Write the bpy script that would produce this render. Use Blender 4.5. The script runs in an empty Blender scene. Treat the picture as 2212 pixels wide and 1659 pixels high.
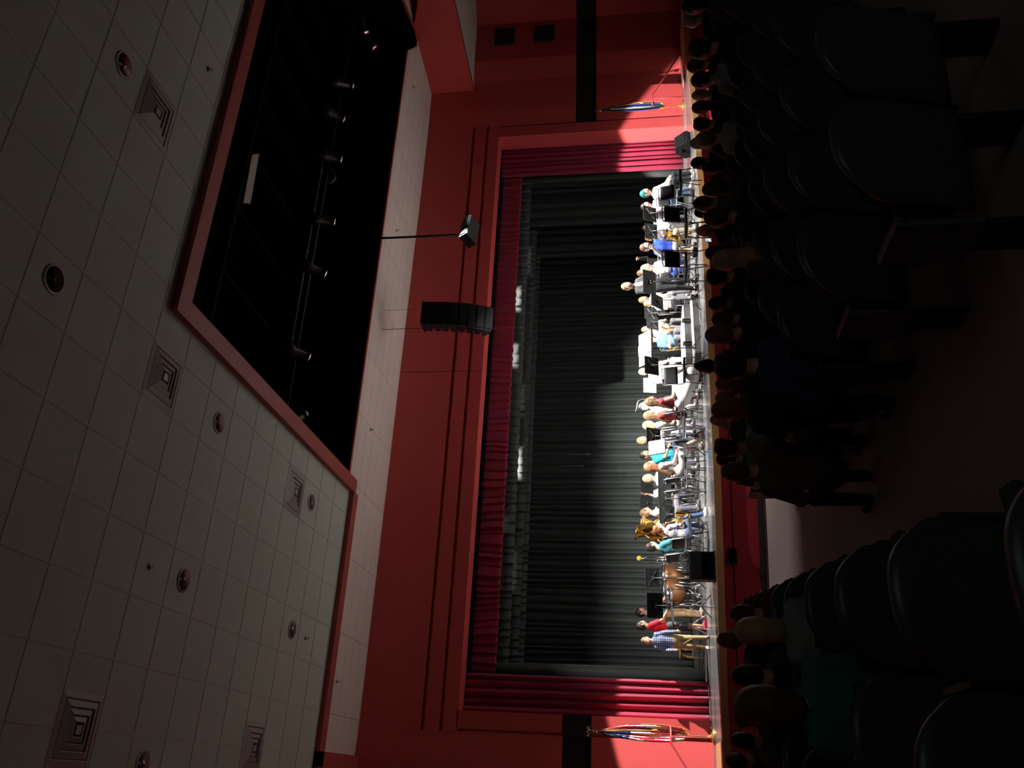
import bpy, math, random
import numpy as np
from mathutils import Vector, Matrix
random.seed(7); np.random.seed(7)
PI = math.pi
sc = bpy.context.scene
COL = sc.collection

# ------------------------------------------------------------------ camera
F_PX = 1830.62
def _rot(yaw, p, r):
    cy, sy = math.cos(yaw), math.sin(yaw); cp, sp = math.cos(p), math.sin(p); cr, sr = math.cos(r), math.sin(r)
    return (np.array([[cy, sy, 0], [-sy, cy, 0], [0, 0, 1]]) @ np.array([[1, 0, 0], [0, cp, -sp], [0, sp, cp]])
            @ np.array([[cr, 0, sr], [0, 1, 0], [-sr, 0, cr]]))
CM = _rot(*[math.radians(a) for a in (25.53, 8.51, .97)])
CC = np.array([0.0, -20.182, 1.439])
cam = bpy.data.objects.new('camera', bpy.data.cameras.new('camera'))
COL.objects.link(cam)
_r, _f, _u = Vector(CM[:, 0]), Vector(CM[:, 1]), Vector(CM[:, 2])
mw = Matrix.Identity(4)
for i, c in enumerate((-_u, _r, -_f)):        # the phone was held sideways: picture right = down
    for j in range(3): mw[j][i] = c[j]
mw.translation = Vector(CC)
cam.matrix_world = mw
cam.data.sensor_width = 36; cam.data.lens = 36 * F_PX / 2212
cam.data.clip_start = .05; cam.data.clip_end = 200
sc.camera = cam
def ray(x, y):
    return CM @ np.array([(1659 - y - 829.5) / F_PX, 1, -(x - 1106) / F_PX])
def onz(x, y, z=0.0):
    d = ray(x, y); return CC + d * ((z - CC[2]) / d[2])
def ony(x, y, Y=0.0):
    d = ray(x, y); return CC + d * ((Y - CC[1]) / d[1])

# ------------------------------------------------------------------ world, exposure, lights
w = bpy.data.worlds.new('world'); sc.world = w; w.use_nodes = True
w.node_tree.nodes['Background'].inputs[0].default_value = (.72, .75, .70, 1)
w.node_tree.nodes['Background'].inputs[1].default_value = 0.0
vs = sc.view_settings
sc.display_settings.display_device = 'sRGB'
vs.view_transform = 'Standard'; vs.look = 'None'; vs.gamma = 1; vs.use_curve_mapping = False
vs.exposure = 2.8
sc.cycles.use_denoising = True
sc.cycles.max_bounces = 8; sc.cycles.diffuse_bounces = 5; sc.cycles.glossy_bounces = 3
sc.cycles.sample_clamp_indirect = 8.0
sc.cycles.caustics_reflective = True; sc.cycles.caustics_refractive = False

def spot(loc, target, power, angle, blend=.08, size=.06, color=(1, .955, .90)):
    l = bpy.data.lights.new('stage_spot', 'SPOT'); l.energy = power; l.spot_size = math.radians(angle)
    l.spot_blend = blend; l.shadow_soft_size = size; l.color = color
    o = bpy.data.objects.new('stage_spot', l); COL.objects.link(o); o.location = loc
    o.rotation_euler = (Vector(target) - Vector(loc)).to_track_quat('-Z', 'Y').to_euler()
    return o
# front-of-house spots hanging in the ceiling slot: (pixel of the fixture, aim point, power, cone)
FZ = 8.08
FIX = [((790, 75), (1.6, -.3, .35), 0, 16), ((810, 107), (14.5, 0, .4), 0, 30), ((765, 185), (12.5, 0, .4), 1, 34), ((745, 260), (10.0, 0, .4), 1, 36),
       ((740, 345), (8.0, 0, .4), 1, 36), ((725, 480), (12.5, 1, .4), 1, 36), ((705, 595), (8.5, 1, .4), 1, 36),
       ((670, 775), (13.5, 0, .4), 1, 34), ((660, 890), (17.9, -.3, .3), 0, 12)]
FPOS = []
for px, tg, kind, ang in FIX:
    p = onz(px[0], px[1], FZ); FPOS.append(p)
MAIN = 1800
P = dict(zip('abcdefghi', FPOS))
AIMS = [(1.9, -.6, .55), (9.2, -.6, .35), (15.4, -1.95, 0), (11.9, -.4, .1), (12.4, -1.95, .0), (11.2, -1.95, 0), (7.4, -.9, .2), (5.6, -.9, .2), (17.35, -.15, .6)]
PW = [(6600, 12.6, .10), (MAIN, 22, .5), (MAIN * .7, 33, .12), (MAIN * 1.1, 28, .5), (MAIN * .75, 33, .12), (MAIN * .75, 33, .14), (MAIN, 28, .5), (MAIN * .8, 28, .5), (4600, 13, .25)]
for pos, aim, (pw, an, bl) in zip(FPOS, AIMS, PW): spot(pos, aim, pw, an, bl)
for pos, aim, pw in ((FPOS[7], (4.6, -4.9, -.9), 210), (FPOS[6], (8.2, -4.9, -.9), 170)): spot(pos, aim, pw, 46, .8)
# second row at the audience side of the slot
BACKROW = [((6.5, -9.75, 8.2), (4.2, 3.5, .4), 26, .09), ((7.0, -9.75, 8.2), (6.6, 3.5, .4), 26, .15), ((7.5, -9.75, 8.2), (8.8, 3.5, .4), 26, .24), ((8.0, -9.75, 8.2), (11.0, 3.3, .4), 26, .30)]
for loc, tg, an, k in BACKROW: spot(loc, tg, 6500 * k, an, .7)
# dim fill lamp added behind the camera to lift audience, seats and ceiling
l = bpy.data.lights.new('audience_fill', 'AREA'); l.shape = 'RECTANGLE'; l.size = 3.0; l.size_y = .9; l.energy = 1.8; l.color = (.86, 1, .93)
o = bpy.data.objects.new('audience_fill', l); COL.objects.link(o); o.location = (2.5, -23.85, 3.6); o.rotation_euler = (math.radians(90), 0, 0)
# border lights between the valance and the black borders
for px, py, Yb, pw, an in ((1127, 643, 1.4, 520, 42), (1121, 765, 1.4, 430, 38), (1125, 1000, 2.9, 330, 44), (1100, 1130, 1.4, 16, 24), (1150, 560, 2.9, 12, 50), (1140, 860, 2.9, 12, 55), (1130, 1230, 2.9, 10, 60)):
    t = ony(px, py, Yb); spot((t[0], Yb - .45, 6.2), (t[0], Yb + .05, t[2]), pw, an, .7, .05)

# ------------------------------------------------------------------ materials
MATS = {}
def mat(name, col, rough=.6, metal=0., bump=0., bscale=40., var=0., vscale=8., emit=0., spec=.4, sheen=0., stripes=None, coat=0.):
    if name in MATS: return MATS[name]
    m = bpy.data.materials.new(name); m.use_nodes = True; MATS[name] = m
    nt = m.node_tree; b = nt.nodes['Principled BSDF']
    b.inputs['Base Color'].default_value = (*col, 1); b.inputs['Roughness'].default_value = rough
    b.inputs['Metallic'].default_value = metal
    b.inputs['Specular IOR Level'].default_value = spec
    if sheen: b.inputs['Sheen Weight'].default_value = sheen
    if coat: b.inputs['Coat Weight'].default_value = coat
    tc = nt.nodes.new('ShaderNodeTexCoord')
    if var:
        n = nt.nodes.new('ShaderNodeTexNoise'); n.inputs['Scale'].default_value = vscale; n.inputs['Detail'].default_value = 4
        nt.links.new(tc.outputs['Object'], n.inputs['Vector'])
        mx = nt.nodes.new('ShaderNodeMix'); mx.data_type = 'RGBA'
        mx.inputs[6].default_value = (*[c * (1 - var) for c in col], 1); mx.inputs[7].default_value = (*[min(1, c * (1 + var)) for c in col], 1)
        nt.links.new(n.outputs['Fac'], mx.inputs[0]); nt.links.new(mx.outputs[2], b.inputs['Base Color'])
    if bump:
        n = nt.nodes.new('ShaderNodeTexNoise'); n.inputs['Scale'].default_value = bscale; n.inputs['Detail'].default_value = 3
        nt.links.new(tc.outputs['Object'], n.inputs['Vector'])
        bp = nt.nodes.new('ShaderNodeBump'); bp.inputs['Strength'].default_value = bump; bp.inputs['Distance'].default_value = .01
        nt.links.new(n.outputs['Fac'], bp.inputs['Height']); nt.links.new(bp.outputs['Normal'], b.inputs['Normal'])
    if emit:
        b.inputs['Emission Color'].default_value = (*col, 1); b.inputs['Emission Strength'].default_value = emit
    return m

def grid_mat(name, col, line, sx, sy, ox, oy, wid=.012, rough=.85):
    """tiles with thin joints: object-space XY grid"""
    m = mat(name, col, rough, var=.05, vscale=1.5); nt = m.node_tree; b = nt.nodes['Principled BSDF']
    src = b.inputs['Base Color'].links[0].from_socket
    tc = nt.nodes.new('ShaderNodeTexCoord'); sp = nt.nodes.new('ShaderNodeSeparateXYZ'); nt.links.new(tc.outputs['Object'], sp.inputs[0])
    outs = []
    for ax, s, o in (('X', sx, ox), ('Y', sy, oy)):
        if not s: continue
        a = nt.nodes.new('ShaderNodeMath'); a.operation = 'ADD'; a.inputs[1].default_value = -o + 100 * s; nt.links.new(sp.outputs[ax], a.inputs[0])
        md = nt.nodes.new('ShaderNodeMath'); md.operation = 'MODULO'; md.inputs[1].default_value = s; nt.links.new(a.outputs[0], md.inputs[0])
        lt = nt.nodes.new('ShaderNodeMath'); lt.operation = 'LESS_THAN'; lt.inputs[1].default_value = wid; nt.links.new(md.outputs[0], lt.inputs[0]); outs.append(lt.outputs[0])
    fac = outs[0]
    if len(outs) > 1:
        mxx = nt.nodes.new('ShaderNodeMath'); mxx.operation = 'MAXIMUM'; nt.links.new(outs[0], mxx.inputs[0]); nt.links.new(outs[1], mxx.inputs[1]); fac = mxx.outputs[0]
    mx = nt.nodes.new('ShaderNodeMix'); mx.data_type = 'RGBA'; nt.links.new(fac, mx.inputs[0]); nt.links.new(src, mx.inputs[6]); mx.inputs[7].default_value = (*line, 1)
    nt.links.new(mx.outputs[2], b.inputs['Base Color'])
    return m

M_red = mat('red_wall_paint', (.62, .085, .085), .45, var=.04, vscale=2)
M_reddk = mat('red_frame_paint', (.42, .085, .080), .5, var=.04, vscale=2)
M_curt = mat('red_velvet', (.27, .010, .042), .8, sheen=.15, bump=.2, bscale=60, var=.08, vscale=5)
M_blk = mat('black_drape', (.040, .049, .047), .6, sheen=.12, bump=.2, bscale=60, var=.15, vscale=4)
M_floor = mat('stage_floor_paint', (.125, .127, .127), .26, spec=.8, bump=.05, bscale=6, var=.25, vscale=3)
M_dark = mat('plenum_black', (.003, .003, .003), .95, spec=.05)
M_wood = mat('oak_trim', (.52, .27, .115), .45, var=.12, vscale=14)
M_metal = mat('black_metal', (.015, .015, .017), .4, spec=.5)
M_chrome = mat('chrome', (.72, .72, .72), .18, metal=1)
M_steel = mat('dull_steel', (.30, .30, .31), .38, metal=.9)
M_brass = mat('brass', (.70, .42, .10), .22, metal=1)
M_paper = mat('paper', (.85, .84, .80), .8)
M_plast = mat('black_plastic', (.016, .017, .019), .5)
M_carp = mat('aisle_carpet', (.32, .25, .24), .95, bump=.5, bscale=150, var=.15, vscale=20)
M_pcarp = mat('podium_carpet', (.05, .05, .052), .95, bump=.5, bscale=120, var=.2, vscale=30)
M_edge = mat('podium_edge', (.75, .75, .74), .5)
M_white = mat('white_strip_panel', (.62, .55, .51), .8)

# ------------------------------------------------------------------ mesh building
class MB:
    def __init__(s): s.v = []; s.f = []; s.m = []
    def add(s, vs, fs, mi=0):
        o = len(s.v); s.v += [tuple(map(float, p)) for p in vs]; s.f += [tuple(i + o for i in f) for f in fs]; s.m += [mi] * len(fs); return s
    def box(s, lo, hi, mi=0, rz=0, c=None, M=None):
        x0, y0, z0 = lo; x1, y1, z1 = hi
        v = [(x0, y0, z0), (x1, y0, z0), (x1, y1, z0), (x0, y1, z0), (x0, y0, z1), (x1, y0, z1), (x1, y1, z1), (x0, y1, z1)]
        if M is not None: v = [tuple(M @ Vector(p)) for p in v]
        return s.add(v, [(0, 3, 2, 1), (4, 5, 6, 7), (0, 1, 5, 4), (1, 2, 6, 5), (2, 3, 7, 6), (3, 0, 4, 7)], mi)
    def prism(s, poly, z0, z1, mi=0):
        n = len(poly); v = [(x, y, z0) for x, y in poly] + [(x, y, z1) for x, y in poly]
        f = [tuple(range(n - 1, -1, -1)), tuple(range(n, 2 * n))] + [(i, (i + 1) % n, n + (i + 1) % n, n + i) for i in range(n)]
        return s.add(v, f, mi)
    def tube(s, pts, r, n=8, mi=0, cap=True):
        pts = [Vector(p) for p in pts]; rs = r if isinstance(r, (list, tuple)) else [r] * len(pts)
        d0 = (pts[1] - pts[0]).normalized(); up = Vector((0, 0, 1)) if abs(d0.z) < .9 else Vector((1, 0, 0))
        a = d0.cross(up).normalized(); rings = []
        for i, p in enumerate(pts):
            if i == 0: d = pts[1] - pts[0]
            elif i == len(pts) - 1: d = pts[i] - pts[i - 1]
            else: d = (pts[i + 1] - pts[i]).normalized() + (pts[i] - pts[i - 1]).normalized()
            if d.length < 1e-9: d = d0
            d = d.normalized(); a = (a - d * a.dot(d)); a = a.normalized() if a.length > 1e-6 else d.orthogonal().normalized(); b = d.cross(a)
            rings.append([p + (a * math.cos(2 * PI * k / n) + b * math.sin(2 * PI * k / n)) * rs[i] for k in range(n)])
        v = [q for R_ in rings for q in R_]; f = []
        for i in range(len(pts) - 1):
            for k in range(n): f.append((i * n + k, i * n + (k + 1) % n, (i + 1) * n + (k + 1) % n, (i + 1) * n + k))
        if cap: f.append(tuple(range(n - 1, -1, -1))); f.append(tuple((len(pts) - 1) * n + k for k in range(n)))
        return s.add(v, f, mi)
    def lathe(s, prof, c=(0, 0, 0), n=20, mi=0, M=None):
        v = []; f = []
        for r, z in prof:
            for k in range(n):
                p = Vector((r * math.cos(2 * PI * k / n), r * math.sin(2 * PI * k / n), z))
                if M is not None: p = M @ p
                v.append(p + Vector(c))
        for i in range(len(prof) - 1):
            for k in range(n): f.append((i * n + k, i * n + (k + 1) % n, (i + 1) * n + (k + 1) % n, (i + 1) * n + k))
        if prof[0][0] > 1e-6: f.append(tuple(range(n - 1, -1, -1)))
        if prof[-1][0] > 1e-6: f.append(tuple((len(prof) - 1) * n + k for k in range(n)))
        return s.add(v, f, mi)
    def grid(s, fn, nu, nv, mi=0):
        v = [fn(i / nu, j / nv) for j in range(nv + 1) for i in range(nu + 1)]
        f = [(j * (nu + 1) + i, j * (nu + 1) + i + 1, (j + 1) * (nu + 1) + i + 1, (j + 1) * (nu + 1) + i) for j in range(nv) for i in range(nu)]
        return s.add(v, f, mi)
    def mesh(s, name, mats, smooth=False):
        me = bpy.data.meshes.new(name); me.from_pydata(s.v, [], s.f)
        for m in (mats if isinstance(mats, (list, tuple)) else [mats]): me.materials.append(m)
        me.polygons.foreach_set('material_index', s.m)
        if smooth: me.polygons.foreach_set('use_smooth', [True] * len(s.f))
        me.update(); return me
    def build(s, name, mats, parent=None, smooth=False):
        o = bpy.data.objects.new(name, s.mesh(name, mats, smooth)); COL.objects.link(o)
        if parent is not None: o.parent = parent
        return o
def tag(o, label, cat, group=None, kind=None):
    o['label'] = label; o['category'] = cat
    if group: o['group'] = group
    if kind: o['kind'] = kind
    return o
def empty(name, loc, rz=0):
    o = bpy.data.objects.new(name, None); COL.objects.link(o); o.location = Vector([float(c) for c in loc]); o.rotation_euler = (0, 0, rz); o.empty_display_size = .1
    return o
def struct(name, mb, mats, smooth=False, **k):
    o = mb.build(name, mats, None, smooth); o['kind'] = 'structure'; return o
def copy_tree(o, parent=None):
    c = o.copy(); COL.objects.link(c)
    if parent is not None: c.parent = parent
    for ch in list(o.children): copy_tree(ch, c)
    return c
def bevel(o, w=.01, seg=2):
    m = o.modifiers.new('bevel', 'BEVEL'); m.width = w; m.segments = seg; m.limit_method = 'ANGLE'; return o
def rotm(dirz, up=(0, 0, 1)):
    """matrix whose Z axis is dirz"""
    z = Vector(dirz).normalized(); x = Vector(up).cross(z)
    if x.length < 1e-5: x = Vector((1, 0, 0)).cross(z)
    x.normalize(); y = z.cross(x)
    return Matrix((x, y, z)).transposed()

# ------------------------------------------------------------------ figures: smooth blended volumes -> one continuous surface
def field_mesh(prims, vox, k=.02, pad=.04):
    """prims: dicts a,b,ra,rb (round cone), L 3x3 (optional flattening), c centre for L, sub"""
    add = [p for p in prims if not p.get('sub')]
    lo = np.min([np.minimum(p['a'], p['b']) - max(p['ra'], p['rb']) * p.get('g', 1.0) for p in add], 0) - pad
    hi = np.max([np.maximum(p['a'], p['b']) + max(p['ra'], p['rb']) * p.get('g', 1.0) for p in add], 0) + pad
    n = np.ceil((hi - lo) / vox).astype(int) + 1
    D = np.full(n, 1.0, np.float32)
    axs = [lo[i] + vox * np.arange(n[i]) for i in range(3)]
    for p in add + [q for q in prims if q.get('sub')]:
        m = max(p['ra'], p['rb']) * p.get('g', 1.0) + .06
        l = np.maximum(np.floor((np.minimum(p['a'], p['b']) - m - lo) / vox).astype(int), 0)
        h = np.minimum(np.ceil((np.maximum(p['a'], p['b']) + m - lo) / vox).astype(int) + 1, n)
        if (h <= l).any(): continue
        sl = tuple(slice(l[i], h[i]) for i in range(3))
        X, Y, Z = np.meshgrid(*[axs[i][sl[i]] for i in range(3)], indexing='ij')
        Q = np.stack([X, Y, Z], -1) - p['a']; ba = p['b'] - p['a']; f = 1.0
        if 'L' in p:
            Q = Q @ p['L'].T; ba = p['L'] @ ba; f = p['f']
        bb = ba @ ba
        t = np.clip((Q @ ba) / bb, 0, 1) if bb > 1e-9 else np.zeros(Q.shape[:3])
        d = (np.sqrt(((Q - t[..., None] * ba) ** 2).sum(-1)) - (p['ra'] + (p['rb'] - p['ra']) * t)) * f
        if p.get('sub'): D[sl] = np.maximum(D[sl], -d)
        else:
            A = D[sl]; hh = np.maximum(k - np.abs(A - d), 0) / k
            D[sl] = np.minimum(A, d) - hh * hh * k * .25
    S = D < 0
    c = [S[i:n[0] - 1 + i, j:n[1] - 1 + j, l:n[2] - 1 + l] for i in (0, 1) for j in (0, 1) for l in (0, 1)]
    sm = sum(x.astype(np.int8) for x in c); act = (sm > 0) & (sm < 8)
    idx = np.full(act.shape, -1, np.int64); cells = np.argwhere(act); idx[act] = np.arange(len(cells))
    acc = np.zeros((len(cells), 3)); cnt = np.zeros(len(cells))
    offs = [(i, j, l) for i in (0, 1) for j in (0, 1) for l in (0, 1)]
    for ax in range(3):
        for o in offs:
            if o[ax]: continue
            o2 = list(o); o2[ax] = 1
            d0 = D[tuple((cells + o).T)]; d1 = D[tuple((cells + o2).T)]
            cr = (d0 < 0) != (d1 < 0); t = np.where(cr, d0 / np.where(d0 == d1, 1, d0 - d1), 0)
            pt = np.array(o, float)[None].repeat(len(cells), 0); pt[:, ax] += t
            acc += pt * cr[:, None]; cnt += cr
    V = lo + vox * (cells + acc / cnt[:, None]); F = []
    for ax in range(3):
        a1, a2 = [(1, 2), (2, 0), (0, 1)][ax]
        s0 = [slice(0, n[i]) for i in range(3)]; s1 = list(s0); s0[ax] = slice(0, n[ax] - 1); s1[ax] = slice(1, n[ax])
        A, B = S[tuple(s0)], S[tuple(s1)]
        e = np.argwhere(A != B); e = e[(e[:, a1] > 0) & (e[:, a2] > 0) & (e[:, a1] < n[a1] - 1) & (e[:, a2] < n[a2] - 1)]
        if not len(e): continue
        q = []
        for da, db in ((-1, -1), (0, -1), (0, 0), (-1, 0)):
            x = e.copy(); x[:, a1] += da; x[:, a2] += db; q.append(idx[tuple(x.T)])
        q = np.stack(q, 1); flip = ~A[tuple(e.T)]; q[flip] = q[flip][:, ::-1]; F.append(q)
    F = np.concatenate(F); return V, F
def np_mesh(name, parts, mats, smooth=True):
    """parts: list of (V, F, material index)"""
    vs = []; fs = []; mi = []; o = 0
    for V, F_, m in parts:
        vs.append(np.asarray(V, float)); fs += [tuple(int(i) + o for i in f) for f in F_]; mi += [m] * len(F_); o += len(V)
    me = bpy.data.meshes.new(name); me.from_pydata(np.concatenate(vs).tolist(), [], fs)
    for m in mats: me.materials.append(m)
    me.polygons.foreach_set('material_index', mi)
    me.polygons.foreach_set('use_smooth', [smooth] * len(fs)); me.update(); return me
V3 = lambda *a: np.array(a, float)
def cone(a, b, ra, rb=None, L=None, f=1.0, g=1.0, sub=False):
    d = dict(a=np.asarray(a, float), b=np.asarray(b, float), ra=ra, rb=ra if rb is None else rb, g=g, sub=sub)
    if L is not None: d['L'] = L; d['f'] = f
    return d
def ik(a, t, l1, l2, pole):
    d = t - a; L = np.linalg.norm(d); L2 = min(L, (l1 + l2) * .995); d = d / max(L, 1e-6); t = a + d * L2
    x = (l1 * l1 - l2 * l2 + L2 * L2) / (2 * L2); h = math.sqrt(max(l1 * l1 - x * x, 0))
    p = np.asarray(pole, float); p = p - d * (p @ d); p = p / max(np.linalg.norm(p), 1e-6)
    return a + d * x + p * h, t
def rz3(a): return np.array([[math.cos(a), -math.sin(a), 0], [math.sin(a), math.cos(a), 0], [0, 0, 1]])
def rx3(a): return np.array([[1, 0, 0], [0, math.cos(a), -math.sin(a)], [0, math.sin(a), math.cos(a)]])
SKIN = {'light': (.62, .36, .26), 'pale': (.72, .47, .36), 'tan': (.42, .22, .13), 'brown': (.24, .12, .075)}
HAIRC = {'brown': (.085, .045, .025), 'dark': (.018, .013, .011), 'blond': (.42, .29, .14), 'auburn': (.24, .095, .04), 'grey': (.30, .28, .26), 'teal': (.02, .16, .15), 'light_brown': (.22, .13, .07), 'white': (.6, .58, .55)}
def cloth(col, name=None):
    n = name or 'cloth_%02d_%02d_%02d' % tuple(int(c * 99) for c in col)
    return mat(n, col, .85, bump=.35, bscale=45, var=.06, vscale=12)

def figure(label, pos, face, pose='sit', s=1.0, skin='light', hair='brown', style='short', top=(.8, .8, .8), bottom=(.05, .06, .09),
           shoes=(.05, .05, .05), sleeve='short', lower='trousers', hands=None, lean=0., twist=0., look=(0, 0), legs=None, female=False,
           vox=.014, curl=.9, group=None, torso=1.0, name='person', topmat=None, parts=True, jacket=None, splay=False, fingers=True, feet=True, hs=1.04):
    """one person: body is one mesh; clothes, hair and shoes are its children. Local +Y is forward."""
    root_z = 0.0
    bw = .93 if female else 1.0
    Hp = V3(0, 0, .50) if pose == 'sit' else V3(0, 0, .93)
    ln = lean
    up = V3(math.sin(twist) * 0, math.sin(ln), math.cos(ln))
    T = .50 * torso
    chest = Hp + up * T * .62; neckb = Hp + up * (T + .015); hc = Hp + up * (T + .165 + .012 * hs) + V3(0, .02, 0)
    Rt = rz3(twist)
    shl, shr = [Hp + up * (T - .045) + Rt @ V3(sx * .155 * bw, 0, -.01) for sx in (-1, 1)]
    flat = np.diag([1, 1.42, 1]) @ np.linalg.inv(Rt)
    body = []; topp = []; low = []
    def T_(a, b, ra, rb, inf=.013):
        body.append(cone(a, b, ra, rb, flat, .8)); topp.append(cone(a, b, ra + inf, rb + inf, flat, .8))
    T_(Hp + V3(0, 0, -.02), Hp + V3(0, 0, .10), .150, .142 * bw)
    T_(Hp + up * .10, chest, .135 * bw, .158 * bw)
    T_(chest, Hp + up * (T - .06), .150 * bw, .115 * bw)
    body.append(cone(shl, shr, .052)); topp.append(cone(shl, shr, .066))
    if female:
        for sx in (-1, 1):
            topp.append(cone(chest + Rt @ V3(sx * .06, .06, .02), chest + Rt @ V3(sx * .06, .062, .02), .062))
    body.append(cone(neckb + V3(0, -.01, -.03), hc + V3(0, -.015, -.06), .056, .052))
    # head frame
    Rh = rz3(look[0] + twist) @ rx3(look[1])
    HR = .098 * hs
    def hp(x, y, z): return hc + Rh @ V3(x, y, z) * hs
    Lh = np.diag([1.28, 1.02, .86]) @ Rh.T
    body.append(cone(hp(0, -.005, .02), hp(0, -.004, .0201), HR, None, Lh, .9, 1.2))
    body.append(cone(hp(0, .030, -.065), hp(0, .012, -.03), .046, .06))                       # jaw and chin
    body.append(cone(hp(0, .086, -.004), hp(0, .104, -.030), .009, .015))                     # nose
    body.append(cone(hp(-.035, .074, .024), hp(.035, .074, .024), .016))                      # brow
    for sx in (-1, 1):
        body.append(cone(hp(sx * .079, -.010, -.02), hp(sx * .084, -.014, .018), .013, .016)) # ears
        body.append(cone(hp(sx * .040, .062, -.022), hp(sx * .036, .055, -.04), .022))        # cheeks
    # arms
    if hands is None:
        hands = ((-.13, .32, .62), (.13, .32, .62)) if pose == 'sit' else ((-.23, .06, .82), (.23, .06, .82))
    armj = []
    for sh, tg, sx in ((shl, hands[0], -1), (shr, hands[1], 1)):
        el, wr = ik(sh, np.array(tg, float), .285, .255, (sx * .55, -.45, -.8))
        armj.append((sh, el, wr))
        body.append(cone(sh, el, .050, .041)); body.append(cone(el, wr, .040, .027))
        d = (wr - el) / np.linalg.norm(wr - el)
        body.append(cone(wr, wr + d * .055, .026, .032, None))
        e = .016
        if sleeve == 'long':
            topp.append(cone(sh, el, .050 + e, .043 + e)); topp.append(cone(el, wr - d * .01, .043 + e, .030 + e))
        elif sleeve == 'short':
            topp.append(cone(sh, sh + (el - sh) * .62, .052 + e, .050 + e))
        else: topp.append(cone(sh, sh + (el - sh) * .12, .05 + e, .045 + e))
    # legs
    if legs is None:
        legs = [((sx * .10, .42, .50), (sx * .11, .44, .085)) for sx in (-1, 1)] if pose == 'sit' else [((sx * .10, .03, .50), (sx * .115, 0, .085)) for sx in (-1, 1)]
    shoe = []
    for (kn, an), sx in zip(legs, (-1, 1)):
        hip = Hp + V3(sx * .085, 0, -.01); kn = np.array(kn, float); an = np.array(an, float)
        body.append(cone(hip, kn, .082, .055)); body.append(cone(kn, an, .052, .035))
        low.append(cone(hip, kn, .098, .070))
        if lower == 'trousers': low.append(cone(kn, an + V3(0, 0, .02), .068, .052))
        elif lower == 'shorts': pass
        fd = V3(sx * .04, .15, -.045); fd = fd / np.linalg.norm(fd) * .15
        if an[2] > .12: fd = V3(sx * .02, .13, .02)
        body.append(cone(an, an + fd, .036, .030)); shoe.append(cone(an + V3(0, -.025, -.03), an + fd * 1.05, .046, .040)); shoe.append(cone(an + V3(0, -.03, -.035), an + V3(0, 0, -.02), .045, .046))
    low.append(cone(Hp + V3(0, 0, -.03), Hp + V3(0, 0, .06), .166, .152, flat, .8))
    if lower == 'skirt':
        kk = (np.array(legs[0][0]) + np.array(legs[1][0])) / 2
        Ls = np.diag([.62, 1, 1]) if pose == 'sit' else np.diag([.9, 1, 1]); low = [cone(Hp + V3(0, 0, .03), Hp + (kk - Hp) * .55, .155, .130, Ls, .9, 1.7), cone(Hp + (kk - Hp) * .4, kk + V3(0, .02, -.02), .13, .115, Ls, .9, 1.7), cone(Hp + V3(0, 0, -.03), Hp + V3(0, 0, .06), .166, .152, flat, .8)]
    if lower == 'dress':
        kk = (np.array(legs[0][0]) + np.array(legs[1][0])) / 2; Ld = np.diag([.72, 1, 1])
        low = [cone(Hp + V3(0, 0, .03), kk + V3(0, -.04, -.02), .17, .20, Ld, .9, 1.5), cone(kk + V3(0, -.03, -.05), kk + V3(0, .14, -.24), .20, .25, Ld, .9, 1.5), cone(Hp + V3(0, .05, -.05), kk + V3(0, .0, -.22), .17, .23, Ld, .9, 1.5)]
    root = empty(name, pos, face); root.scale = (s, s, s)
    tag(root, label, 'person', group)
    V, F_ = field_mesh(body, vox, .03)
    extra = [(V, F_, 0)]
    # fingers: four of different length with a knuckle bend, thumb from the side of the palm
    if fingers:
        for (sh, el, wr), sx in zip(armj, (-1, 1)):
            d = (wr - el) / np.linalg.norm(wr - el); side = np.cross(d, V3(0, 0, 1)); side = side / max(np.linalg.norm(side), 1e-6)
            if splay and sx == 1: side = V3(0, 0, 1) - d * d[2]; side /= np.linalg.norm(side)
            nrm = np.cross(side, d); nrm = nrm if nrm[2] < 0 else -nrm
            mb = MB(); cu = .15 if (splay and sx == 1) else curl; spread = .5 if (splay and sx == 1) else .12
            for q, (off, ln_) in enumerate(((-.024, .070), (-.008, .080), (.008, .075), (.023, .058))):
                b0 = wr + d * .062 + side * off; dd = d + side * off / .024 * spread; dd /= np.linalg.norm(dd)
                m1 = b0 + dd * ln_ * .5 * math.cos(cu * .5) + nrm * ln_ * .5 * math.sin(cu * .5)
                m2 = m1 + dd * ln_ * .5 * math.cos(cu * 1.4) + nrm * ln_ * .5 * math.sin(cu * 1.4)
                mb.tube([b0, m1, m2], [.0095, .009, .007], 6)
            tb = wr + d * .02 + side * sx * .024; td = d * .7 + side * sx * .8; td /= np.linalg.norm(td)
            mb.tube([tb, tb + td * .032, tb + td * .05 + d * .014 + nrm * .01], [.012, .0105, .008], 6)
            extra.append((mb.v, mb.f, 0))
    mb = MB()
    for sx in (-1, 1):
        mb.lathe([(0, -.006), (.009, -.004), (.012, 0), (.009, .004), (0, .006)], hp(sx * .032, .088, .006), 8, 1, Matrix(((1, 0, 0), (0, .6, 0), (0, 0, 1))))
    extra.append((mb.v, mb.f, 1))
    mb = MB(); mb.tube([hp(-.024, .080, -.058), hp(0, .087, -.060), hp(.024, .080, -.058)], [.004, .007, .004], 6, 2)
    extra.append((mb.v, mb.f, 2))
    bm = bpy.data.objects.new('body', np_mesh('body', extra, [mat('skin_' + skin, SKIN[skin], .5, var=.06, vscale=10), mat('eye_dark', (.02, .015, .012), .3), mat('lip_' + skin, tuple(c * .6 for c in SKIN[skin]), .5)]))
    COL.objects.link(bm); bm.parent = root
    def piece(nm, prims, m, k=.025, v=vox):
        V, F_ = field_mesh(prims, v, k); o = bpy.data.objects.new(nm, np_mesh(nm, [(V, F_, 0)], [m])); COL.objects.link(o); o.parent = root; return o
    tm = topmat or cloth(top)
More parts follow.
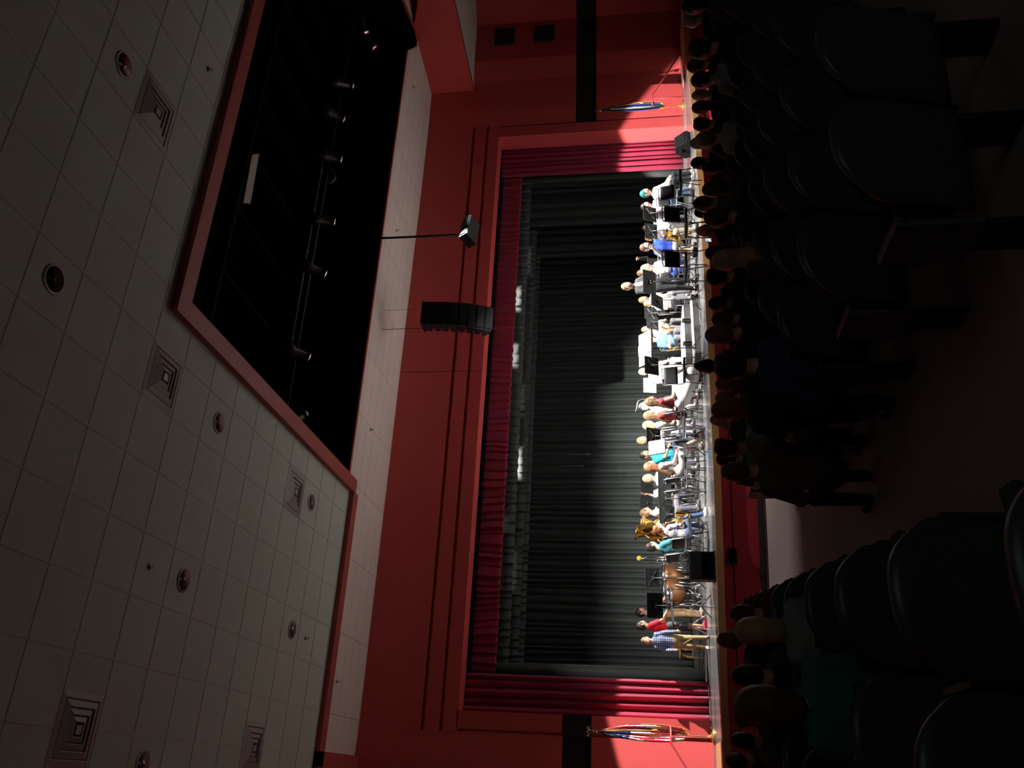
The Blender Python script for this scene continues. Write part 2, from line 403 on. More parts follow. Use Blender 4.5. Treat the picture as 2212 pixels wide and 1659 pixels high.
    if jacket: # open jacket: shirt front shows
        piece('shirt', [cone(chest + V3(0, .045, -.1), neckb + V3(0, .03, -.02), .10, .058, flat, .8)], cloth(top))
        tm = cloth(jacket)
        tp = topp + [cone(chest + Rt @ V3(0, .15, -.20), neckb + Rt @ V3(0, .13, .0), .022, .085, sub=True)]
        piece('jacket', tp, tm)
    else: piece('shirt', topp, tm)
    piece('skirt' if lower in ('skirt', 'dress') else ('shorts' if lower == 'shorts' else 'trousers'), low, cloth(bottom))
    if feet:
        for i in (0, 1): piece('shoe', shoe[i * 2:i * 2 + 2], cloth(shoes))
    # hair
    hcol = HAIRC[hair]
    hm = mat('hair_' + hair, hcol, .45, bump=.6, bscale=90, var=.25, vscale=30)
    if style != 'bald':
        Lc = np.diag([1.25, 1.02, .88]) @ Rh.T
        hpz = [cone(hp(0, -.018, .034), hp(0, -.018, .0341), HR + .012, None, Lc, .9, 1.25)]
        if style in ('short', 'crop'):
            hpz.append(cone(hp(0, -.062, -.01), hp(0, -.055, .03), .062))
        if style == 'bushy':
            for a in range(9): 
                hpz.append(cone(hp(.062 * math.cos(a * .8), -.03 + .05 * math.sin(a * .8), .07 + .02 * (a % 3)), hp(0, -.03, .06), .042))
        if style in ('long', 'bob'):
            zb = -.14 if style == 'bob' else -.42
            hpz.append(cone(hp(0, -.055, .0), hp(0, -.05, -.10), .082, .075))
            if style == 'long':
                e0 = hp(0, -.05, -.10); e1 = e0 + V3(0, -.05, -.34) * 1.0; e1[1] = min(e1[1], (chest[1] - .13))
                hpz.append(cone(e0, e1, .095, .070, np.diag([1, 1.5, 1]), .75)); 
                hpz += [cone(hp(sx * .07, -.01, .0), hp(sx * .085, -.02, -.16), .03, .028) for sx in (-1, 1)]
        if style == 'bun': hpz.append(cone(hp(0, -.03, .13), hp(0, -.035, .15), .045)); hpz.append(cone(hp(0, -.055, -.01), hp(0, -.05, .03), .065))
        if style == 'ponytail': hpz.append(cone(hp(0, -.055, -.01), hp(0, -.05, .03), .065)); hpz.append(cone(hp(0, -.12, .03), hp(0, -.15, -.16), .035, .022))
        hpz.append(cone(hp(0, .085, -.035), hp(0, .085, -.0349), .074, None, np.diag([1.0, .9, .8]) @ Rh.T, .9, 1.3, True))
        if style in ('short', 'bushy', 'bun', 'ponytail'):
            hpz.append(cone(hp(-.1, .03, -.05), hp(.1, .03, -.05), .035, sub=True))
        piece('hair', hpz, hm, .02, min(vox, .014))
    return root

# ================================================================== THE HALL
ZC = 7.91                                   # ceiling
CX = 9.81                                   # centre line of the stage
XL, XR, ZO = 1.454, 18.169, 5.62            # proscenium opening
FLOOR = lambda y: -.97 + .055 * max(0., -4 - y)
mir = lambda x: 2 * CX - x

# stage edge curve
_ex = [(-4, -2.57), (.6, -2.57), (1.4, -2.62), (2.6, -2.98), (4.2, -3.50), (6.0, -3.92), (7.9, -4.13), (CX, -4.20)]
EDGE = _ex + [(mir(x), y) for x, y in reversed(_ex[:-1])]
def edge_y(x):
    for (a, b), (c, d) in zip(EDGE, EDGE[1:]):
        if a <= x <= c: return b + (d - b) * (x - a) / (c - a)
    return -2.57
EP = [(x, edge_y(x)) for x in np.linspace(-4, mir(-4), 90)]
mb = MB(); poly = EP + [(mir(-4), 8), (-4, 8)]
mb.prism([(x, y + .05) if i < 90 else (x, y) for i, (x, y) in enumerate(poly)], -.06, 0)
struct('floor_stage', mb, M_floor)
def strip(y0, y1, z0, z1, xs=EP):      # band following the stage edge: offsets y0..y1 toward the stage
    m = MB(); n = len(xs)
    for k in range(n - 1):
        (a, b), (c, d) = xs[k], xs[k + 1]
        v = [(a, b + y0, z0), (c, d + y0, z0), (c, d + y1, z0), (a, b + y1, z0), (a, b + y0, z1), (c, d + y0, z1), (c, d + y1, z1), (a, b + y1, z1)]
        f = [(0, 3, 2, 1), (4, 5, 6, 7), (0, 1, 5, 4), (2, 3, 7, 6)]
        if k == 0: f.append((3, 0, 4, 7))
        if k == n - 2: f.append((1, 2, 6, 5))
        m.add(v, f)
    return m
struct('trim_1', strip(0, .055, -.135, .002), M_wood)
M_face = mat('red_stage_face', (.50, .030, .055), .6, var=.05, vscale=2)
struct('wall_stage_front', strip(.07, .2, -.86, -.06), M_face)
struct('trim_2', strip(.052, .075, -.335, -.325), M_dark)
struct('baseboard_stage', strip(.045, .075, -.975, -.82), mat('vinyl_base', (.035, .033, .033), .5))
struct('trim_3', strip(.0, .05, -.99, -.945), mat('base_strip', (.10, .035, .035), .8))
# house floor: sloping
mb = MB(); ys = [-1.0, -4.0] + list(np.arange(-5, -24, -1.0))
for a, b in zip(ys, ys[1:]):
    za, zb = FLOOR(a), FLOOR(b); mb.add([(-6, b, zb), (26, b, zb), (26, a, za), (-6, a, za), (-6, b, zb - .2), (26, b, zb - .2), (26, a, za - .2), (-6, a, za - .2)], [(0, 1, 2, 3), (7, 6, 5, 4)])
struct('floor_house', mb, M_carp)
# oak landings either side of the apron
for sx in (0, 1):
    mb = MB(); f = (lambda x: x) if not sx else mir
    x0, x1 = sorted((f(.92), f(-1.2))); mb.box((x0, -2.50, -.02), (x1, -1.0, .012))
    struct('floor_landing_' + ('left' if not sx else 'right'), mb, M_wood)

# tiled ceiling with the slot left open
NX0, NX1, NY0, NY1 = 5.79, 20.3, -10.72, -2.32     # red border, outer
IX0, IX1, IY0, IY1 = 6.06, 19.98, -10.41, -2.92    # black slot
M_tile = grid_mat('ceiling_tiles', (.52, .60, .53), (.33, .34, .31), .815, .815, 2.765, -10.08, .022)
mb = MB()
for lo, hi in (((-6, -24, ZC), (NX0, NY1 - .32, ZC + .05)), ((NX0, -24, ZC), (26, NY0, ZC + .05)), ((-6, NY1 - .32, ZC), (.17, .3, ZC + .05))):
    mb.box(lo, hi)
struct('ceiling_tiled', mb, M_tile)
# T-bar joints, slightly proud of the tiles, every second line reads stronger in the picture
mb = MB()
for k in range(-9, 26):
    x = 2.765 + .815 * k + .011
    if x < -6: continue
    y1 = -2.66 if x < NX0 else NY0
    if x < NX1: mb.box((x - .012, -24, ZC - .006), (x + .012, y1, ZC + .004))
for k in range(-17, 12):
    y = -10.08 + .815 * k + .011
    if y < NY0: mb.box((-6, y - .008, ZC - .006), (26, y + .008, ZC + .004))
    elif y < -2.66: mb.box((-6, y - .008, ZC - .006), (NX0, y + .008, ZC + .004))
struct('ceiling_grid_bars', mb, mat('tbar', (.50, .52, .47), .6))
# white strip in front of the proscenium head
M_strip = grid_mat('strip_panels', (.74, .66, .62), (.36, .30, .28), 1.63, .51, 2.765, -2.60, .014)
mb = MB(); mb.prism([(.41, -2.34), (6.0, -2.34), (6.0, -2.84), (19.02, -2.84), (19.99, -2.10), (20.24, -2.06), (20.02, .05), (.36, .05)], ZC, ZC + .05)
struct('ceiling_front_strip', mb, M_strip)
mb = MB(); mb.prism([(20.31, -2.53), (20.02, -3.79), (20.02, NY0), (26, NY0), (26, -2.9)], ZC + .001, ZC + .04); struct('ceiling_right_wing_top', mb, M_strip)
# dropped red border round the slot and the strip
D = .11
def border(name, boxes):
    m = MB()
    for lo, hi in boxes: m.box(lo, hi)
    return struct(name, m, M_reddk)
border('trim_4', [((IX0 - .30, NY0, ZC - D), (IX0, IY1 + .38, ZC + .06))])
border('trim_5', [((IX0, NY0, ZC - D), (20.3, NY0 + .31, ZC + .06))])
border('trim_6', [((IX0, IY1, ZC - .03), (19.02, IY1 + .09, ZC + .02))])
border('trim_7', [((.12, NY1 - .34, ZC - D), (IX0 - .30, NY1 - .04, ZC + .1))])
border('trim_8', [((.05, NY1 - .34, ZC - D), (.40, .02, ZC + .1))])
m_ = MB(); m_.prism([(19.98, -3.82), (20.28, -2.50), (20.36, -2.50), (20.06, -3.82), (20.06, NY0), (19.98, NY0)], ZC - .03, ZC + .02); struct('trim_9', m_, M_reddk)
# black void above the slot
mb = MB()
x0, x1, y0, y1, z1 = 5.9, 20.5, -10.6, -1.4, 11.6
mb.box((x0 - .1, y0, ZC + .06), (x0, y1, z1)); mb.box((x1, y0, ZC + .06), (x1 + .1, y1, z1)); mb.box((x0, y0 - .1, ZC + .06), (x1, y0, z1)); mb.box((x0, y1, ZC + .06), (x1, y1 + .1, z1)); mb.box((x0, y0, z1), (x1, y1, z1 + .1))
struct('ceiling_void', mb, M_dark)
mb = MB()
for k in range(9): mb.box((6.3 + k * 1.65, -9.9, 10.2), (6.36 + k * 1.65, -1.8, 10.5))
for y in (-9.2, -6.6): mb.box((5.9, y, 9.8), (20.4, y + .08, 10.1))
struct('beam_void', mb, mat('void_steel', (.005, .0055, .0055), .8, spec=.1))

# proscenium head: stepped panels with two deep grooves
mb = MB()
mb.box((-1.2, 0, 6.46), (20.0, .6, ZC + .1)); mb.box((-1.2, .09, 5.9), (20.4, .6, 6.5))
mb.box((.62, 0, 6.03), (19.0, .3, 6.38)); mb.box((1.0, 0, ZO), (18.6, .35, 5.95)); mb.box((1.0, .08, ZO + .001), (18.6, .6, 6.03))
struct('wall_proscenium_head', mb, M_red)
mb = MB()
for x in (10.05,): mb.box((x - .006, -.004, 6.47), (x + .006, .0, ZC)); mb.box((x - .006, -.004, 6.03), (x + .006, 0, 6.38)); mb.box((x - .006, -.004, ZO), (x + .006, 0, 5.95))
struct('trim_10', mb, mat('joint_dark', (.05, .006, .008), .8))
# jambs
for nm, f in (('left', lambda x: x), ('right', mir)):
    mb = MB()
    x0, x1 = sorted((f(XL), f(XL - .38))); mb.box((x0, 0, 0), (x1, .6, ZO + .02))
    x0, x1 = sorted((f(XL - .38), f(XL - .44))); mb.box((x0, .09, 0), (x1, .5, 6.4))
    struct('wall_jamb_' + nm, mb, M_red)
    if nm == 'left': struct('trim_12', MB().box((XL - .45, -.012, 2.60), (XL + .002, .3, 3.24)), mat('acoustic_band', (.022, .012, .013), .9))
    # side wall with shallow pleats, in front of it a dark acoustic band at mid height
    pts = [(XL - .44, .02), (.35, -.06), (-.72, -.13), (-1.45, -.32), (-3.0, -.38), (-3.7, -.80), (-5.6, -1.25), (-6.0, -4.0), (-6.0, -24)]
    if nm == 'left': pts = pts[:-2] + [(-5.6, -3.0), (-5.6, -24)]
    pts = [(f(x), y) for x, y in pts]
    def wallband(z0, z1, push, m, name, p=pts, th=.2, **k):
        m_ = MB(); s = -1 if nm == 'left' else 1
        for (a, b), (c, d) in zip(p, p[1:]):
            n = Vector((-(d - b), c - a, 0)).normalized()
            if n.y < 0 and abs(n.y) > .2 or (abs(n.y) <= .2 and n.x * s < 0): n = -n
            q = [(a, b, 0), (c, d, 0)]; A = [Vector(t) - n * push for t in q]; B = [Vector(t) + n * th for t in q]
            v = [(A[0].x, A[0].y, z0), (A[1].x, A[1].y, z0), (B[1].x, B[1].y, z0), (B[0].x, B[0].y, z0), (A[0].x, A[0].y, z1), (A[1].x, A[1].y, z1), (B[1].x, B[1].y, z1), (B[0].x, B[0].y, z1)]
            m_.add(v, [(0, 3, 2, 1), (4, 5, 6, 7), (0, 1, 5, 4), (1, 2, 6, 5), (2, 3, 7, 6), (3, 0, 4, 7)])
        o = struct(name, m_, m); return o
    wallband(-1.0, 2.60, 0, M_red, 'wall_' + nm + '_lower')
    wallband(3.24, ZC + .1, 0, M_red, 'wall_' + nm + '_upper')
    wallband(2.55, 3.3, -.10, mat('acoustic_band', (.022, .012, .013), .9), 'wall_' + nm + '_band')
    # angled bulkhead over the side bay and the low bay ceiling
    top = [(20.0, .3), (20.02, .0), (20.30, -2.52), (22.6, -2.9), (26, -3.4)]; bot = [(20.0, .3), (20.04, .0), (20.30, -2.52), (20.62, -6.0), (22.0, -9)]
    mb = MB(); g = (lambda x: mir(x)) if nm == 'left' else (lambda x: x); n = len(top)
    v = [(g(x), y, ZC + .02) for x, y in top] + [(g(x), y, 6.53) for x, y in bot] + [(g(x + .12), y + .05, ZC + .02) for x, y in top] + [(g(x + .12), y + .05, 6.53) for x, y in bot]
    f4 = []
    for k in range(n - 1): f4 += [(k, k + 1, n + k + 1, n + k), (2 * n + k + 1, 2 * n + k, 3 * n + k, 3 * n + k + 1), (n + k, n + k + 1, 3 * n + k + 1, 3 * n + k), (k + 1, k, 2 * n + k, 2 * n + k + 1)]
    mb.add(v, f4); struct('beam_' + nm, mb, M_red)
    mb = MB(); q = [(20.08, .3), (20.08, 0), (20.36, -2.52), (20.70, -6.0), (22.1, -9), (26.5, -9), (26.5, .3)]
    if nm == 'left': q = [(mir(x), y) for x, y in q][::-1]
    mb.prism(q, 6.53, 6.58); struct('ceiling_bay_' + nm, mb, grid_mat('bay_tiles', (.6, .57, .52), (.2, .19, .17), .815, .815, 2.765, 0, .014))
# stage house: dark box behind
mb = MB(); mb.box((-4, 7.6, 0), (24, 7.8, 11)); mb.box((-4.2, .6, 0), (-4, 7.8, 11)); mb.box((24, .6, 0), (24.2, 7.8, 11)); mb.box((-4, .6, 11), (24, 7.8, 11.2)); mb.box((-4, .45, 6.0), (24, .6, 11)); mb.box((-4, .5, 0), (XL - .38, .6, 7)); mb.box((mir(XL - .38), .5, 0), (24, .6, 7))
struct('wall_stage_house', mb, mat('stage_wall_black', (.012, .012, .012), .9))
mb = MB(); mb.box((-6.2, -24.2, -1), (26.2, -24, 9)); struct('added_window', MB().box((1.0, -23.98, 3.1), (4.0, -23.9, 4.1)), mat('added_window_glass', (.05, .06, .055), .2)); struct('wall_back', mb, mat('back_wall', (.10, .05, .05), .9))  # the window is added out of view, to go with the fill lamp

# ------------------------------------------------------------------ drapes
def drape(name, label, x0, x1, y, z0, z1, m, folds, amp, seed, spread=0, top_flat=False, sway=0., thick=.02, box=False):
    rnd = random.Random(seed); n = max(24, int(folds * (14 if box else 12))); ph = [rnd.uniform(.55, 1.5) for _ in range(int(folds) + 3)]
    am = [rnd.uniform(.5, 1.15) for _ in range(int(folds) + 3)]
    cum = np.cumsum([0] + ph); tot = cum[int(folds)] if folds < len(cum) else cum[-1]
    def fold(u):
        s = u * tot; i = int(np.searchsorted(cum, s, 'right')) - 1; i = min(i, len(ph) - 1); t = (s - cum[i]) / ph[i]
        if box: return am[i] * (t / .14 if t < .14 else (1 - (t - .14) / .86) ** .75)
        return am[i] * (math.sin(PI * t) ** .7 if 0 < t < 1 else 0.)
    def fn(u, v):
        z = z0 + (z1 - z0) * v; k = 1 - .25 * v if not top_flat else 1
        a = fold(min(u, .9999)); dx = sway * (1 - v) * math.sin(u * 9 + seed)
        wob = .35 * math.sin(v * 3 + u * 40 + seed)
        return (x0 + (x1 - x0) * (u + .004 * wob) + dx, y - amp * k * (a + .10 * wob), z + (0.012 * math.sin(u * folds * 5 + seed) * (1 - v) if z0 > .1 else 0))
    o = MB().grid(fn, n, 10).build(name, m, None, True); md = o.modifiers.new('thickness', 'SOLIDIFY'); md.thickness = thick; md.offset = -1 if x1 > x0 else 1
    return tag(o, label, 'curtain')
def zat(x, y, Y): return float(ony(x, y, Y)[2])
def xat(x, y, Y): return float(ony(x, y, Y)[0])
drape('stage_curtain', 'red velvet side curtain gathered at the left end of the stage opening, lower part floodlit', 1.30, 2.35, .72, .01, 6.6, M_curt, 6, .20, 3, sway=.03)
drape('stage_curtain', 'red velvet side curtain at the right end of the stage, behind the floor monitor', 17.15, 18.4, .72, .01, 6.6, M_curt, 8, .17, 5, sway=.02)
drape('valance_curtain', 'long dark red pleated valance hanging across the top of the stage opening', .9, 18.7, .95, zat(1105, 830, .95), zat(1058, 800, .95), M_curt, 84, .08, 8, top_flat=True, box=True, thick=.008)
struct('valance_shade_strip', MB().box((.6, .62, zat(1058, 800, .95) - .03), (19.0, .96, 7.0)), M_dark)  # black strip standing in for the header's shade above the valance
for Y, zx, xr, xl, sd, lab in ((1.5, zat(1137, 640, 1.5), xat(1150, 380, 1.5), xat(1120, 1432, 1.5), 11, 'short black pleated border directly behind the red valance'),
                       (3.0, zat(1154, 640, 3.0), xat(1150, 497, 3.0), xat(1120, 1432, 3.0), 12, 'black pleated border hanging between the front and the rear borders'),
                       (4.5, zat(1164, 640, 4.5), xat(1160, 546, 4.5), xat(1130, 1428, 4.5), 13, 'rearmost black pleated border, nearest the back curtain')):
    drape('border_curtain', lab, xl - 1.0, xr, Y, zx, 7.0, M_blk, int((xr - xl) * 4.4), .07, sd, top_flat=True, box=True, thick=.008)['group'] = 'black borders above the stage'
drape('backdrop_curtain', 'wide black pleated backdrop curtain closing the rear of the stage', 1.2, xat(1300, 546, 6.15), 6.15, .02, 7.4, M_blk, 84, .16, 21, sway=.03)
drape('leg_curtain', 'black side curtain just behind the red curtain at the left of the stage', 1.7, xat(1500, 1444, 1.5), 1.5, .02, 7.0, M_blk, 4, .14, 22)
drape('leg_curtain', 'black side curtain just behind the red curtain at the right of the stage', xat(1400, 384, 1.5), 18.9, 1.5, .02, 7.0, M_blk, 6, .15, 23)
drape('leg_curtain', 'middle black side curtain in the dark right wing of the stage', xat(1400, 480, 3.0), 19.5, 3.0, .02, 7.0, M_blk, 9, .15, 24)
drape('leg_curtain', 'deepest black side curtain at the right, folds catching light beside the backdrop', xat(1400, 549, 4.5), 20, 4.5, .02, 7.0, M_blk, 12, .15, 25)
# three chain pulls / hanging mic cables
for (x0, y0), (x1, y1), lab in (((1158, 749), (1259, 750), 'longest thin hanging microphone cable, above the white scores'), ((1150, 981), (1271, 981), 'thin hanging microphone cable above the clarinet player, left of its longer neighbour'), ((1150, 1006), (1256, 1006), 'leftmost thin hanging microphone cable in front of the backdrop')):
    a, b = ony(x0, y0, 3.6), ony(x1, y1, 3.6); mb = MB(); mb.tube([(b[0], 3.6, 6.9), (b[0], 3.6, b[2] + .05)], .006, 5)
    o = empty('hanging_microphone', (0, 0, 0)); tag(o, lab, 'microphone', 'hanging microphones over the stage')
    mb.build('cable', M_steel, o); MB().lathe([(0, -.06), (.014, -.05), (.014, .04), (.006, .06)], (b[0], 3.6, b[2]), 8).build('capsule', M_chrome, o)

# ------------------------------------------------------------------ ceiling fittings
def vent(x, y, lab):
    o = empty('ceiling_vent', (x, y, ZC)); tag(o, lab, 'vent', 'square air diffusers in the tiled ceiling')
    H_ = .40
    def ring(a, b, za, zb):
        m = MB(); v = []
        for s, z in ((a, za), (b, zb), (b - .012, zb + .01), (a - .012, za + .01)): v += [(-s, -s, z), (s, -s, z), (s, s, z), (-s, s, z)]
        f = []
        for r in range(3):
            for k in range(4): f.append((r * 4 + k, r * 4 + (k + 1) % 4, (r + 1) * 4 + (k + 1) % 4, (r + 1) * 4 + k))
        for k in range(4): f.append((12 + k, 12 + (k + 1) % 4, (k + 1) % 4, k))
        return m.add(v, f)
    mf = mat('vent_white', (.42, .42, .40), .4)
    MB().box((-H_, -H_, -.004), (H_, H_, .02)).build('backing', mat('vent_dark', (.06, .06, .06), .6), o)
    ring(H_, H_ - .07, -.006, -.022).build('frame', mf, o)
    for k, (a, b) in enumerate(((.31, .24), (.22, .16), (.14, .085))): ring(a, b, -.014 - .004 * k, -.040 - .003 * k).build('louvre', mf, o)
    MB().box((-.05, -.05, -.045), (.05, .05, -.03)).build('hub', mf, o)
for x, y, lab in ((8.06, -12.12, 'square ceiling vent left of the black slot, nearest the top edge'), (4.82, -10.49, 'square ceiling vent beside the corner of the black ceiling slot'), (4.78, -5.60, 'small square ceiling vent close to the far end of the red border'),
                  (.32, -10.49, 'large square ceiling vent cut by the bottom left edge of the photo'), (.33, -5.60, 'square ceiling vent at the bottom edge, nearer the stage')):
    vent(x, y, lab)
def downlight(x, y, lab, lit=True):
    o = empty('downlight', (x, y, ZC)); tag(o, lab, 'ceiling light', 'recessed round downlights, switched off')
    MB().lathe([(.175, -.001), (.172, -.012), (.150, -.022), (.146, -.010)], n=32).build('trim_ring', mat('vent_white', (.42, .42, .40), .4), o, True)
    m = MB().lathe([(.150, -.022), (.138, -.014), (.115, -.006), (.07, -.002), (.0, -.001)], n=32); m.build('reflector', mat('downlight_reflector', (.42, .42, .42), .3, metal=.7) if lit else mat('dark_glass', (.02, .02, .02), .2), o, True)
    for k in range(3): MB().box((-.13 + .02 * abs(k - 1), -.075 + .07 * k, -.020), (.13 - .02 * abs(k - 1), -.06 + .07 * k, -.002)).build('baffle', M_steel if lit else M_metal, o)
    if lit: MB().lathe([(.03, -.012), (.028, -.026), (.0, -.032)], n=14).build('lamp', M_chrome, o, True)
for x, y, lit, lab in ((8.09, -12.93, 1, 'round downlight beside the vent nearest the top of the photo'), (4.86, -12.93, 0, 'dark round ceiling speaker light alone among the tiles above the corner of the slot'), (4.85, -8.81, 1, 'round chrome downlight midway along the red border'),
                  (4.85, -4.73, 1, 'round chrome downlight beside the small vent near the white strip'), (2.40, -8.86, 1, 'round chrome downlight with a sprinkler on its camera side'), (2.40, -4.71, 1, 'round chrome downlight next to the last sprinkler before the red border'), (.0, -8.90, 1, 'round chrome downlight cut by the bottom edge of the photo')):
    downlight(x, y, lab, lit)
def sprinkler(x, y, z, lab):
    o = empty('sprinkler_head', (x, y, z)); tag(o, lab, 'sprinkler', 'fire sprinkler heads')
    MB().lathe([(.045, 0), (.04, -.012), (.012, -.016), (.012, -.03)], n=14).build('cover_plate', M_steel, o, True)
    m = MB(); m.tube([(-.015, 0, -.028), (-.02, 0, -.05), (0, 0, -.065), (.02, 0, -.05), (.015, 0, -.028)], .004, 6); m.lathe([(.026, -.066), (.026, -.07), (0, -.07)], n=12); m.build('deflector', M_steel, o)
for x, y, lab in ((9.7, -11.28, 'sprinkler between the upper vent and the red border'), (2.37, -9.78, 'sprinkler beside the middle chrome downlight'), (2.36, -3.98, 'sprinkler on the tiles just before the red border'), (1.79, -1.89, 'sprinkler at the left end of the white strip'),
                  (7.61, -1.81, 'sprinkler on the white strip level with the middle of the stage'), (13.48, -1.80, 'sprinkler on the white strip beside the speaker pole'), (18.55, -1.92, 'sprinkler at the right end of the white strip')):
    sprinkler(x, y, ZC, lab)
sprinkler(22.0, -1.2, 6.53, 'sprinkler on the low side bay ceiling at the top edge of the photo')

# spotlights in the slot
ORDN = ['first', 'second', 'third', 'fourth', 'fifth']
names = ('at the far right end of the black ceiling slot', 'second from the right end, its lens glowing', 'third from the right end of the slot', 'right of the cable reel', 'beside the cable reel', 'above the long loudspeaker pole', 'right of the middle of the slot', 'left of the middle of the slot', 'at the left end of the slot, by the red border')
pipe_y = sum(p[1] for p in FPOS) / len(FPOS)
for i, p in enumerate(FPOS):
    tgt = Vector(AIMS[i])
    d = (tgt - Vector(p)).normalized(); R_ = rotm(-d); base = Vector(p)
    o = empty('stage_spotlight', base); tag(o, 'black theatre spotlight ' + names[i], 'spotlight', 'spotlights hung in the black ceiling slot')
    loc = lambda m: [tuple(R_ @ Vector(v)) for v in m.v]
    m = MB().lathe([(.055, .06), (.10, .10), (.11, .35), (.14, .37), (.14, .55), (.09, .60), (0, .60)], n=16); m.v = loc(m); m.build('housing', M_metal, o, True)
    m = MB().lathe([(.105, .01), (.125, .06), (.112, .06), (.098, .012)], n=20); m.v = loc(m); m.build('lens_ring', M_chrome, o, True)
    m = MB()
    up = Vector((0, 0, 1)); top = Vector((0, .0, .36)); c = R_ @ Vector((0, 0, .4)); s = R_ @ Vector((1, 0, 0))
    m.tube([c + s * .15, c + s * .15 + up * .22, c - s * .15 + up * .22, c - s * .15], .012, 6); m.build('yoke', M_metal, o)
    m = MB(); m.lathe([(.03, .20), (.03, .28), (.012, .33)], tuple(c), 10); m.build('clamp', M_chrome, o)
for i, (lc, tg, an, kk) in enumerate(BACKROW):
    d = (Vector(tg) - Vector(lc)).normalized(); R_ = rotm(-d); c = R_ @ Vector((0, 0, .4)); sd = R_ @ Vector((1, 0, 0)); up = Vector((0, 0, 1))
    o = empty('stage_spotlight', lc); tag(o, 'dark spotlight at the audience side of the black slot, %s from the left' % ORDN[i], 'spotlight', 'spotlights hung in the black ceiling slot')
    m = MB().lathe([(.055, .06), (.10, .10), (.11, .35), (.14, .37), (.14, .55), (.09, .60), (0, .60)], n=16); m.v = [tuple(R_ @ Vector(v)) for v in m.v]; m.build('housing', M_metal, o, True)
    m = MB(); m.tube([c + sd * .15, c + sd * .15 + up * .22, c - sd * .15 + up * .22, c - sd * .15], .012, 6); m.build('yoke', M_metal, o)
mb = MB(); zc = FZ + .55; P0 = (6.1, FPOS[-1][1] + .3, zc); P1 = (20.2, FPOS[0][1] + .3, zc); mb.tube([P0, P1], .028, 8)
tag(mb.build('lighting_pipe', M_metal, None, True), 'long steel lighting pipe carrying the spotlights across the black slot', 'pipe')
a, b = ony(628, 748, -5.2), ony(700, 330, -5.2); mb = MB(); mb.tube([a, b], .022, 8)
for k in range(14):
    q = Vector(a).lerp(Vector(b), (k + .5) / 14); mb.lathe([(.03, -.03), (.034, 0), (.03, .03)], tuple(q), 8, M=rotm(Vector(b) - Vector(a)))
tag(mb.build('conduit', mat('conduit_grey', (.12, .125, .12), .5), None, True), 'grey jointed conduit running through the middle of the black slot', 'conduit')
c = onz(710, 380, 8.6); mb = MB(); mb.lathe([(.12, -.04), (.18, -.04), (.18, -.02), (.07, -.015), (.07, .015), (.18, .02), (.18, .04), (.12, .04)], tuple(c), 20, M=rotm((.3, 1, .5)))
tag(mb.build('cable_reel', M_metal, None, True), 'round metal cable reel hanging among the spotlights in the black slot', 'reel')
q = [onz(*p, 9.4) for p in ((560, 332), (545, 334), (526, 438), (541, 440))]; mb = MB(); mb.add([tuple(p) for p in q] + [tuple(p + V3(0, 0, .08)) for p in q], [(0, 1, 2, 3), (7, 6, 5, 4), (0, 4, 5, 1), (1, 5, 6, 2), (2, 6, 7, 3), (3, 7, 4, 0)])
tag(mb.build('access_panel', mat('grey_duct', (.32, .30, .27), .6), None), 'flat grey panel inside the dark slot near the audience side', 'panel')

# line array loudspeaker
o = empty('line_array_speaker', (10.62, -2.0, 6.86)); tag(o, 'curved black line array of eight speaker cabinets hanging on cables before the red header', 'loudspeaker')
p = Vector((0, 0, -.10)); ang = 0.0; W, Dp, Hc = .62, .42, .205
MB().box((-W / 2, -.24, -.09), (W / 2, .24, -.03)).build('flying_frame', M_plast, o)
for k in range(8):
    ang = math.radians([1, 4, 7, 10, 14, 18, 23, 28][k]); R_ = Matrix.Rotation(ang, 3, 'X')
    prof = [(-Dp / 2, 0), (-Dp / 2, -Hc), (.02, -Hc), (Dp / 2, -Hc + .055), (Dp / 2, -.055), (.02, 0)]
    m = MB(); v = [tuple(p + R_ @ Vector((sx * W / 2, y, z))) for sx in (-1, 1) for y, z in prof]
    m.add(v, [tuple(range(5, -1, -1)), tuple(range(6, 12))] + [(i, (i + 1) % 6, 6 + (i + 1) % 6, 6 + i) for i in range(6)])
    cb = m.build('cabinet', M_plast, o)
    m = MB(); v = [tuple(p + R_ @ Vector((x, -Dp / 2 - .012, z))) for x, z in ((-W / 2 + .02, -.015), (W / 2 - .02, -.015), (W / 2 - .02, -Hc + .015), (-W / 2 + .02, -Hc + .015))]
    v2 = [tuple(Vector(q) + R_ @ Vector((0, .014, 0))) for q in v]; m.add(v + v2, [(0, 1, 2, 3), (7, 6, 5, 4), (0, 4, 5, 1), (1, 5, 6, 2), (2, 6, 7, 3), (3, 7, 4, 0)])
    m.build('grille', mat('grille_black', (.012, .013, .014), .6, bump=.4, bscale=200), cb)
    m = MB()
    for sx in (-1, 1): q = p + R_ @ Vector((sx * (W / 2 + .004), -.12, 0)); q2 = p + R_ @ Vector((sx * (W / 2 + .004), -.12, -Hc)); m.tube([q, q2], .008, 6)
    m.build('rigging_pin', M_steel, cb)
    p = p + R_ @ Vector((0, 0, -Hc - .004))
for dx, dy in ((-.28, .1), (.28, .1)):
    MB().tube([(dx, dy, -.04), (dx, dy, ZC - 6.86)], .008 if dx < 0 else .004, 6).build('suspension_cable', M_metal, o)
